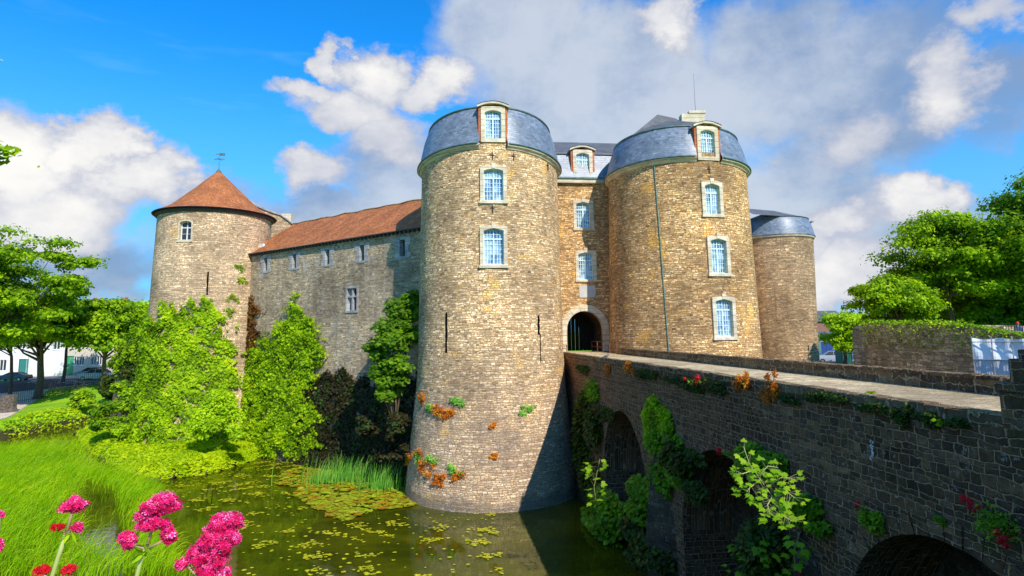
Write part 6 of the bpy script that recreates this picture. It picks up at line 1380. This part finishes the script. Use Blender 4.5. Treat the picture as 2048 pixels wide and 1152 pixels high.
# overhanging branch of a tree that stands out of the frame on the left
OB = at(-260, 1500, 9); T = thing('overhanging_tree', (OB[0], OB[1], -11), 'leafy twig of a tree poking in high at the left edge', 'tree'); m = MB()
tr = [np.array([OB[0]-5, OB[1], -11.4]), np.array([OB[0]-5, OB[1], -3]), np.array([OB[0]-4.6, OB[1], 3.]), at(-420, 330, 9), at(-160, 315, 9), at(12, 300, 9)]; m.tube(tr, [.3, .22, .14, .07, .04, .008], 8); m.tube([at(-60, 305, 9), at(-20, 312, 9), at(8, 318, 9)], [.03, .015, .006], 5); m.build('trunk', M_bark, T, smooth=True)
rng = np.random.default_rng(9); C = np.concatenate([at(5, 300, 9)+rng.normal(size=(60, 3))*[.10, .1, .04], at(-10, 318, 9)+rng.normal(size=(40, 3))*[.08, .1, .03], at(-170, 300, 9)+rng.normal(size=(300, 3))*[.3, .3, .25], at(-420, 320, 9)+rng.normal(size=(1500, 3))*[.6, .8, .5], at(-850, 200, 9)+rng.normal(size=(9000, 3))*[1.2, 1.6, 1.1]])
V, Fq, rv = leaf_arrays(C, rng.normal(size=C.shape)*.4+[0, -.3, .8], .13*rng.uniform(.6, 1.2, len(C)), .7, rng=rng); fast_mesh('crown', V, Fq, M_treeb, T, rv)

# ------------------------------------------------------------------ red valerian
m_, g, b, o_ = newmat('valerian_pink'); a_ = g.n('ShaderNodeAttribute', attribute_name='rnd').outputs['Fac']
setc(g, b, 'Base Color', g.ramp(a_, [(0, (.55, .002, .06)), (.35, (.88, .006, .15)), (.62, (.95, .04, .30)), (.9, (1., .42, .66))])); setc(g, b, 'Roughness', .6); setc(g, b, 'Specular IOR Level', .2); M_val = m_  # pale end of the ramp paints highlights on the pink petals
M_valred = leafmat('valerian_red', [(0, (.30, .004, .02)), (1, (.62, .012, .06))], .3)
def florets(C, Nn, s_, rng):
    """tiny five-petalled flowers"""
    n = len(C); Nn = unit(Nn); r = unit(rng.normal(size=(n, 3))); T_ = unit(r-Nn*(r*Nn).sum(1, keepdims=True)); B = np.cross(Nn, T_); V = [C]
    for k in range(5):
        for da, rr in ((-.38, .62), (0, 1.), (.38, .62)):
            a = 2*math.pi*k/5+da; V.append(C+(T_*math.cos(a)+B*math.sin(a))*(s_*rr)[:, None]+Nn*(s_*.25*rr)[:, None])
    V = np.stack(V, 1).reshape(-1, 3); o = (np.arange(n)*16)[:, None]; Fq = np.concatenate([o+np.array([0, 1+3*k+i, 2+3*k+i]) for k in range(5) for i in range(2)])
    return V, Fq, (np.clip(rng.random(n)**1.2*.85+.2*(Nn[:, 2] > .3), 0, 1)[:, None]*np.array([.25]+[1.]*15)[None]).ravel()  # upward-facing florets get a lighter pink as a painted highlight
def head(T, cen, rad, n, seed, mat, s_=.0038, name='flower_head'):
    """cluster of small domed umbels filling an ellipsoid"""
    rng = np.random.default_rng(seed); cen = np.array(cen); rad = np.array(rad); nc = max(4, int(n/75)); D = unit(rng.normal(size=(nc, 3))); cl = cen+D*rad*(rng.random(nc)**.4)[:, None]*.72; parts = []
    for c_ in cl:
        k = n//nc; d = unit(rng.normal(size=(k, 3))); q = c_+d*rad*.42*(.45+.75*rng.random(k))[:, None]+rng.normal(size=(k, 3))*.0012; parts.append(florets(q, d+rng.normal(size=(k, 3))*.5, s_*rng.uniform(.6, 1.5, k), rng))
    V, Fq, rv = join_arrays(parts); return fast_mesh(name, V, Fq, mat, T, rv)
YF = 1.02
def valerian(label, stems, heads, seed, leaves=()):
    root = np.array([stems[0][0][0], 1.7, .12]); T = thing('valerian', tuple(root), label, 'flower', 'pink valerian flowers in front of the viewer')
    m = MB(); m2 = MB()
    for i, s_ in enumerate(stems):
        if i == 0: s_ = [np.array([s_[0][0], 1.7, .1]), s_[0]*.5+np.array([s_[0][0], 1.7, .1])*.5+[0, -.1, .1]]+s_; m.tube(s_, [.0045, .004]+[.0034]*(len(s_)-2), 8)
        else: m2.tube(s_, [.0024]*len(s_), 6)
    m.build('stem', M_stem, T, smooth=True)
    if len(stems) > 1: m2.build('branch', M_pinkstem, T, smooth=True)
    for j, (px, py, rx, ry, n, mt) in enumerate(heads):
        k = YF/1275; head(T, at(px, py, YF), (rx*k, rx*k*.9, ry*k), n, seed*10+j, mt)
    rng = np.random.default_rng(seed); C = []; 
    for (px, py) in leaves:
        for _ in range(6): C.append(at(px, py, YF)+rng.normal(size=3)*.006)
    if C: V, Fq, rv = leaf_arrays(np.array(C), rng.normal(size=(len(C), 3))+[0, -.5, .6], .026, .25, rng=rng); fast_mesh('bract', V, Fq, M_leaf, T, rv)
    return T
B_ = lambda *q: [at(x, y, YF) for x, y in q]
valerian('small round-headed pink valerian, leftmost of the tall ones', [B_((100, 1165), (118, 1110), (132, 1070)), B_((132, 1070), (140, 1040), (147, 1015)), B_((132, 1068), (122, 1060), (116, 1057)), B_((132, 1068), (146, 1060), (153, 1054))], [(148, 1013, 25, 16, 620, M_val), (115, 1057, 12, 8, 170, M_valred), (154, 1053, 11, 8, 190, M_val)], 61, [(132, 1069)])
valerian('pink valerian with four separate flower clusters, in the middle', [B_((268, 1175), (282, 1120), (292, 1098)), B_((292, 1098), (304, 1060), (310, 1040)), B_((292, 1098), (275, 1092), (258, 1085)), B_((292, 1098), (318, 1086), (335, 1075))], [(320, 1010, 38, 22, 1500, M_val), (288, 1030, 22, 13, 500, M_val), (306, 1050, 30, 15, 800, M_val), (256, 1085, 20, 17, 560, M_val), (337, 1074, 19, 16, 520, M_val)], 62, [(290, 1100), (283, 1110)])
valerian('largest pink valerian with a tall slanting plume', [B_((385, 1210), (400, 1160), (425, 1100)), B_((425, 1100), (440, 1060)), B_((400, 1160), (375, 1130))], [(450, 1048, 31, 24, 1300, M_val), (425, 1078, 30, 22, 1200, M_val), (462, 1080, 20, 22, 700, M_val), (400, 1105, 28, 22, 1100, M_val), (440, 1112, 24, 22, 900, M_val), (370, 1128, 17, 11, 350, M_val), (420, 1145, 28, 18, 900, M_val), (447, 1150, 16, 14, 400, M_val)], 63)
valerian('pair of low red valerian buds below the round-headed flower', [B_((110, 1200), (90, 1155), (88, 1142)), B_((112, 1195), (126, 1158), (131, 1143))], [(88, 1139, 14, 7, 220, M_valred), (131, 1140, 14, 7, 220, M_valred)], 64)
valerian('pink valerian cut by the left edge of the picture', [B_((-14, 1180), (-8, 1110), (-4, 1035)), B_((-8, 1110), (-2, 1092))], [(-10, 1032, 14, 9, 260, M_val), (-5, 1092, 9, 10, 180, M_val)], 65)
# red valerian on the bridge wall
def red_valerian(label, blooms, leafpx, seed, nleaf=260, ls=.1):
    root = bp(*leafpx[:2], .1); T = thing('red_valerian', tuple(root), label, 'flower', 'red valerian plants on the bridge wall'); rng = np.random.default_rng(seed); m = MB(); parts = []
    for (px, py, r_) in blooms:
        c_ = bp(px, py, .35); m.tube([root, (root+c_)/2-BT*.1, c_], [.012, .009, .006], 5); sc_ = abs(c_[1])/1275*r_; n = 90; d = unit(rng.normal(size=(n, 3))); parts.append(leaf_arrays(c_+d*sc_*(rng.random(n)**.5)[:, None], d, sc_*.55, .8, rng=rng))
    m.build('stem', M_twig, T)
    for V, Fq, rv in parts: fast_mesh('bloom', V, Fq, M_valred, T, rv)
    if nleaf:
        sx_ = np.linalg.norm(bp(leafpx[0]+leafpx[2], leafpx[1])-bp(*leafpx[:2])); sz_ = abs(bp(leafpx[0], leafpx[1]-leafpx[3])[2]-bp(*leafpx[:2])[2]); q = bp(*leafpx[:2])+rng.normal(size=(nleaf, 1))*BD*sx_*.5+Z*rng.normal(size=(nleaf, 1))*sz_*.5-BT*(.05+.4*rng.random((nleaf, 1)))
        V, Fq, rv = leaf_arrays(q, -BT*.5+Z*.7+rng.normal(size=(nleaf, 3))*.4, ls*rng.uniform(.6, 1.3, nleaf), .45, rng=rng); fast_mesh('leaves', V, Fq, M_bgr, T, rv)
    return T
red_valerian('red valerian with many blooms at the right edge above the third arch', [(1962, 996, 9), (1975, 1003, 7), (1972, 1012, 6), (1992, 1013, 6), (1982, 1020, 5), (2030, 1062, 10), (2036, 1080, 7), (2046, 1075, 8), (2047, 1090, 7)], (2010, 1045, 34, 26), 601, 520, .09)
red_valerian('single red bloom at the top of the second arch', [(1457, 902, 8)], (1470, 908, 10, 8), 602, 60, .12)
red_valerian('faint red blooms on green growth near the bridge edge', [(1412, 755, 7), (1408, 764, 5), (1386, 757, 4)], (1405, 762, 14, 8), 603, 80, .12)
red_valerian('red bloom above the green weed low on the wall', [(1738, 1010, 5), (1744, 1003, 4)], (1748, 1022, 10, 12), 604, 60, .09)
red_valerian('lone red bloom in the dark low bush at the lower edge', [(1625, 1148, 6)], (1610, 1140, 14, 10), 605, 60, .1)
# pale lime run on the bridge wall
m = MB(); pr = random.Random(4)
for i in range(26):
    px, py = 1746+pr.uniform(-3, 3), 880+i*1.55; r_ = pr.uniform(2, 5); c_ = bp(px, py, .035); sx_ = c_[1]/1275
    m.add([c_+BD*a*sx_*r_+Z*b_*sx_*r_*.7 for a, b_ in ((-.5, -.5), (.6, -.4), (.4, .6), (-.6, .4))], [(3, 2, 1, 0)])
lr = m.build('lime_run', plain('white_lime', (.6, .62, .64), .9), BR)
# ------------------------------------------------------------------ light and sky
SA, SE = R(29), R(39)
S = np.array([math.sin(SA)*math.cos(SE), -math.cos(SA)*math.cos(SE), math.sin(SE)])
sun = bpy.data.lights.new('sun', 'SUN'); sun.energy = 5.; sun.angle = R(.5); sun.color = (1., .94, .84)
so = bpy.data.objects.new('sun', sun); COL.objects.link(so); so.rotation_euler = Vector(S).to_track_quat('Z', 'Y').to_euler(); so.location = (0, 0, 60)
w = bpy.data.worlds.new('World'); sc.world = w; w.use_nodes = True; nt = w.node_tree; nt.nodes.clear(); g = G(nt)
sky = g.n('ShaderNodeTexSky', None, sky_type='NISHITA'); sky.sun_disc = False; sky.sun_elevation = SE; sky.sun_rotation = math.pi-SA; sky.air_density = 1.; sky.dust_density = .3; sky.ozone_density = 3.
d = g.n('ShaderNodeTexCoord').outputs['Generated']
sx = g.n('ShaderNodeSeparateXYZ', {0: d}).outputs
azm = g.math('ARCTAN2', sx[0], sx[1]); el = g.math('ARCSINE', sx[2])
ae = g.n('ShaderNodeCombineXYZ', {0: azm, 1: el, 2: 0.}).outputs[0]
wob = g.vmath('MULTIPLY', g.vmath('SUBTRACT', g.noise(g.vmath('MULTIPLY', d, (1, 1, 1.3)), 5.5, 7, .62, out=1), (.5, .5, .5)), (.24, .18, 0))
aew = g.vmath('ADD', ae, wob)
def blobs(lst):
    acc = None
    for (px, py, wx, wy, amp) in lst:
        r_ = ray(px, py); r_ /= np.linalg.norm(r_)
        r2 = ray(px+wx, py); r2 /= np.linalg.norm(r2); r3 = ray(px, py+wy); r3 /= np.linalg.norm(r3)
        a0, e0 = math.atan2(r_[0], r_[1]), math.asin(r_[2])
        sa = abs(math.atan2(r2[0], r2[1])-a0); se = abs(math.asin(r3[2])-e0)
        v = g.vmath('MULTIPLY', g.vmath('SUBTRACT', aew, (a0, e0, 0)), (1/sa, 1/se, 0))
        q = g.math('MULTIPLY', g.mrange(g.vmath('LENGTH', v, out=1), 1.45, .25), amp)
        acc = q if acc is None else g.math('MAXIMUM', acc, q)
    return acc
n1 = g.noise(g.vmath('MULTIPLY', d, (1, 1, 1.6)), 5., 9, .62); n2 = g.noise(g.vmath('ADD', d, (3.1, 1.7, .4)), 2.4, 8, .6, .3)
white = blobs([(60, 350, 170, 120, 1.2), (170, 290, 80, 80, 1.2), (265, 350, 100, 80, 1.1), (120, 430, 200, 90, 1.1), (40, 290, 80, 60, .95), (657, 115, 30, 60, 1.), (745, 150, 95, 70, 1.1), (850, 172, 85, 55, 1.), (600, 182, 75, 32, .95), (700, 220, 130, 55, 1.), (770, 270, 120, 75, .95), (630, 355, 75, 45, .95), (1890, 170, 120, 105, 1.05), (1345, 28, 80, 48, .95), (1830, 400, 85, 60, 1.), (1715, 440, 100, 48, 1.), (1680, 280, 110, 80, .7), (1990, 20, 110, 60, .8), (1720, 550, 180, 90, .95), (1640, 480, 120, 80, .85), (560, 480, 320, 70, .65), (-400, 300, 250, 200, 1), (2600, 300, 300, 200, 1)])
grey = blobs([(1760, 210, 380, 170, 1.0), (1680, 420, 260, 120, .8), (1080, 110, 210, 210, 1.0), (1260, 200, 300, 230, .95), (1560, 140, 280, 190, .95), (1800, 90, 300, 160, .9), (2000, 170, 180, 140, .95), (1650, 330, 190, 110, .8), (180, 520, 260, 100, .95), (400, 400, 140, 70, .8), (850, 340, 260, 100, .85), (700, 430, 280, 70, .85), (1850, 500, 280, 150, .85), (1550, 430, 160, 140, .7)])
# scattered clouds in the rest of the dome (behind and above), fading to clear between
rest = g.math('MULTIPLY', g.mrange(n2, .46, .66), g.mrange(sx[1], .25, -.1))
dw = g.math('ADD', white, g.math('MULTIPLY', g.math('SUBTRACT', n1, .5), 1.15))
dg = g.math('ADD', grey, g.math('MULTIPLY', g.math('SUBTRACT', n2, .5), 1.7))
aw = g.mrange(dw, .2, .75); ag = g.mrange(dg, .22, .85)
haze = g.mrange(sx[2], .45, .02, 0, .75)
skc = g.mix(1., sky.outputs[0], (.12, 1.5, 2.6), 'MULTIPLY')
n3 = g.noise(g.vmath('MULTIPLY', d, (1, 1, 6)), 2.2, 5, .6)
skc = g.mix(g.math('MAXIMUM', haze, g.math('MULTIPLY', g.mrange(n3, .5, .75), .35)), skc, (2.6, 6.0, 9.2))
gcol = g.mix(g.mrange(g.math('ADD', n2, g.math('MULTIPLY', n1, .7)), .68, 1.05), (2.5, 3.6, 5.6), (6.2, 6.8, 7.7))
wcol = g.mix(g.mrange(g.math('ADD', dw, g.math('MULTIPLY', n1, .6)), .75, 1.7), (5.2, 5.6, 6.8), (10.2, 10.0, 9.6))
c = g.mix(g.math('MULTIPLY', ag, .93), skc, gcol); c = g.mix(aw, c, wcol); c = g.mix(g.math('MULTIPLY', rest, .8), c, (6.5, 6.8, 7.4))
c = g.mix(g.mrange(sx[2], .0, -.06), c, (.5, .6, .3))
bg = g.n('ShaderNodeBackground', {0: c, 1: .1}); o_ = g.n('ShaderNodeOutputWorld', {0: bg.outputs[0]})
w.cycles.sampling_method = 'MANUAL'; w.cycles.sample_map_resolution = 512
sc.view_settings.view_transform = 'Standard'; sc.view_settings.look = 'None'; sc.view_settings.exposure = 0
sc.render.engine = 'CYCLES'; sc.cycles.max_bounces = 6; sc.cycles.diffuse_bounces = 3; sc.cycles.use_denoising = True
sc.cycles.transmission_bounces = 3; sc.cycles.transparent_max_bounces = 8
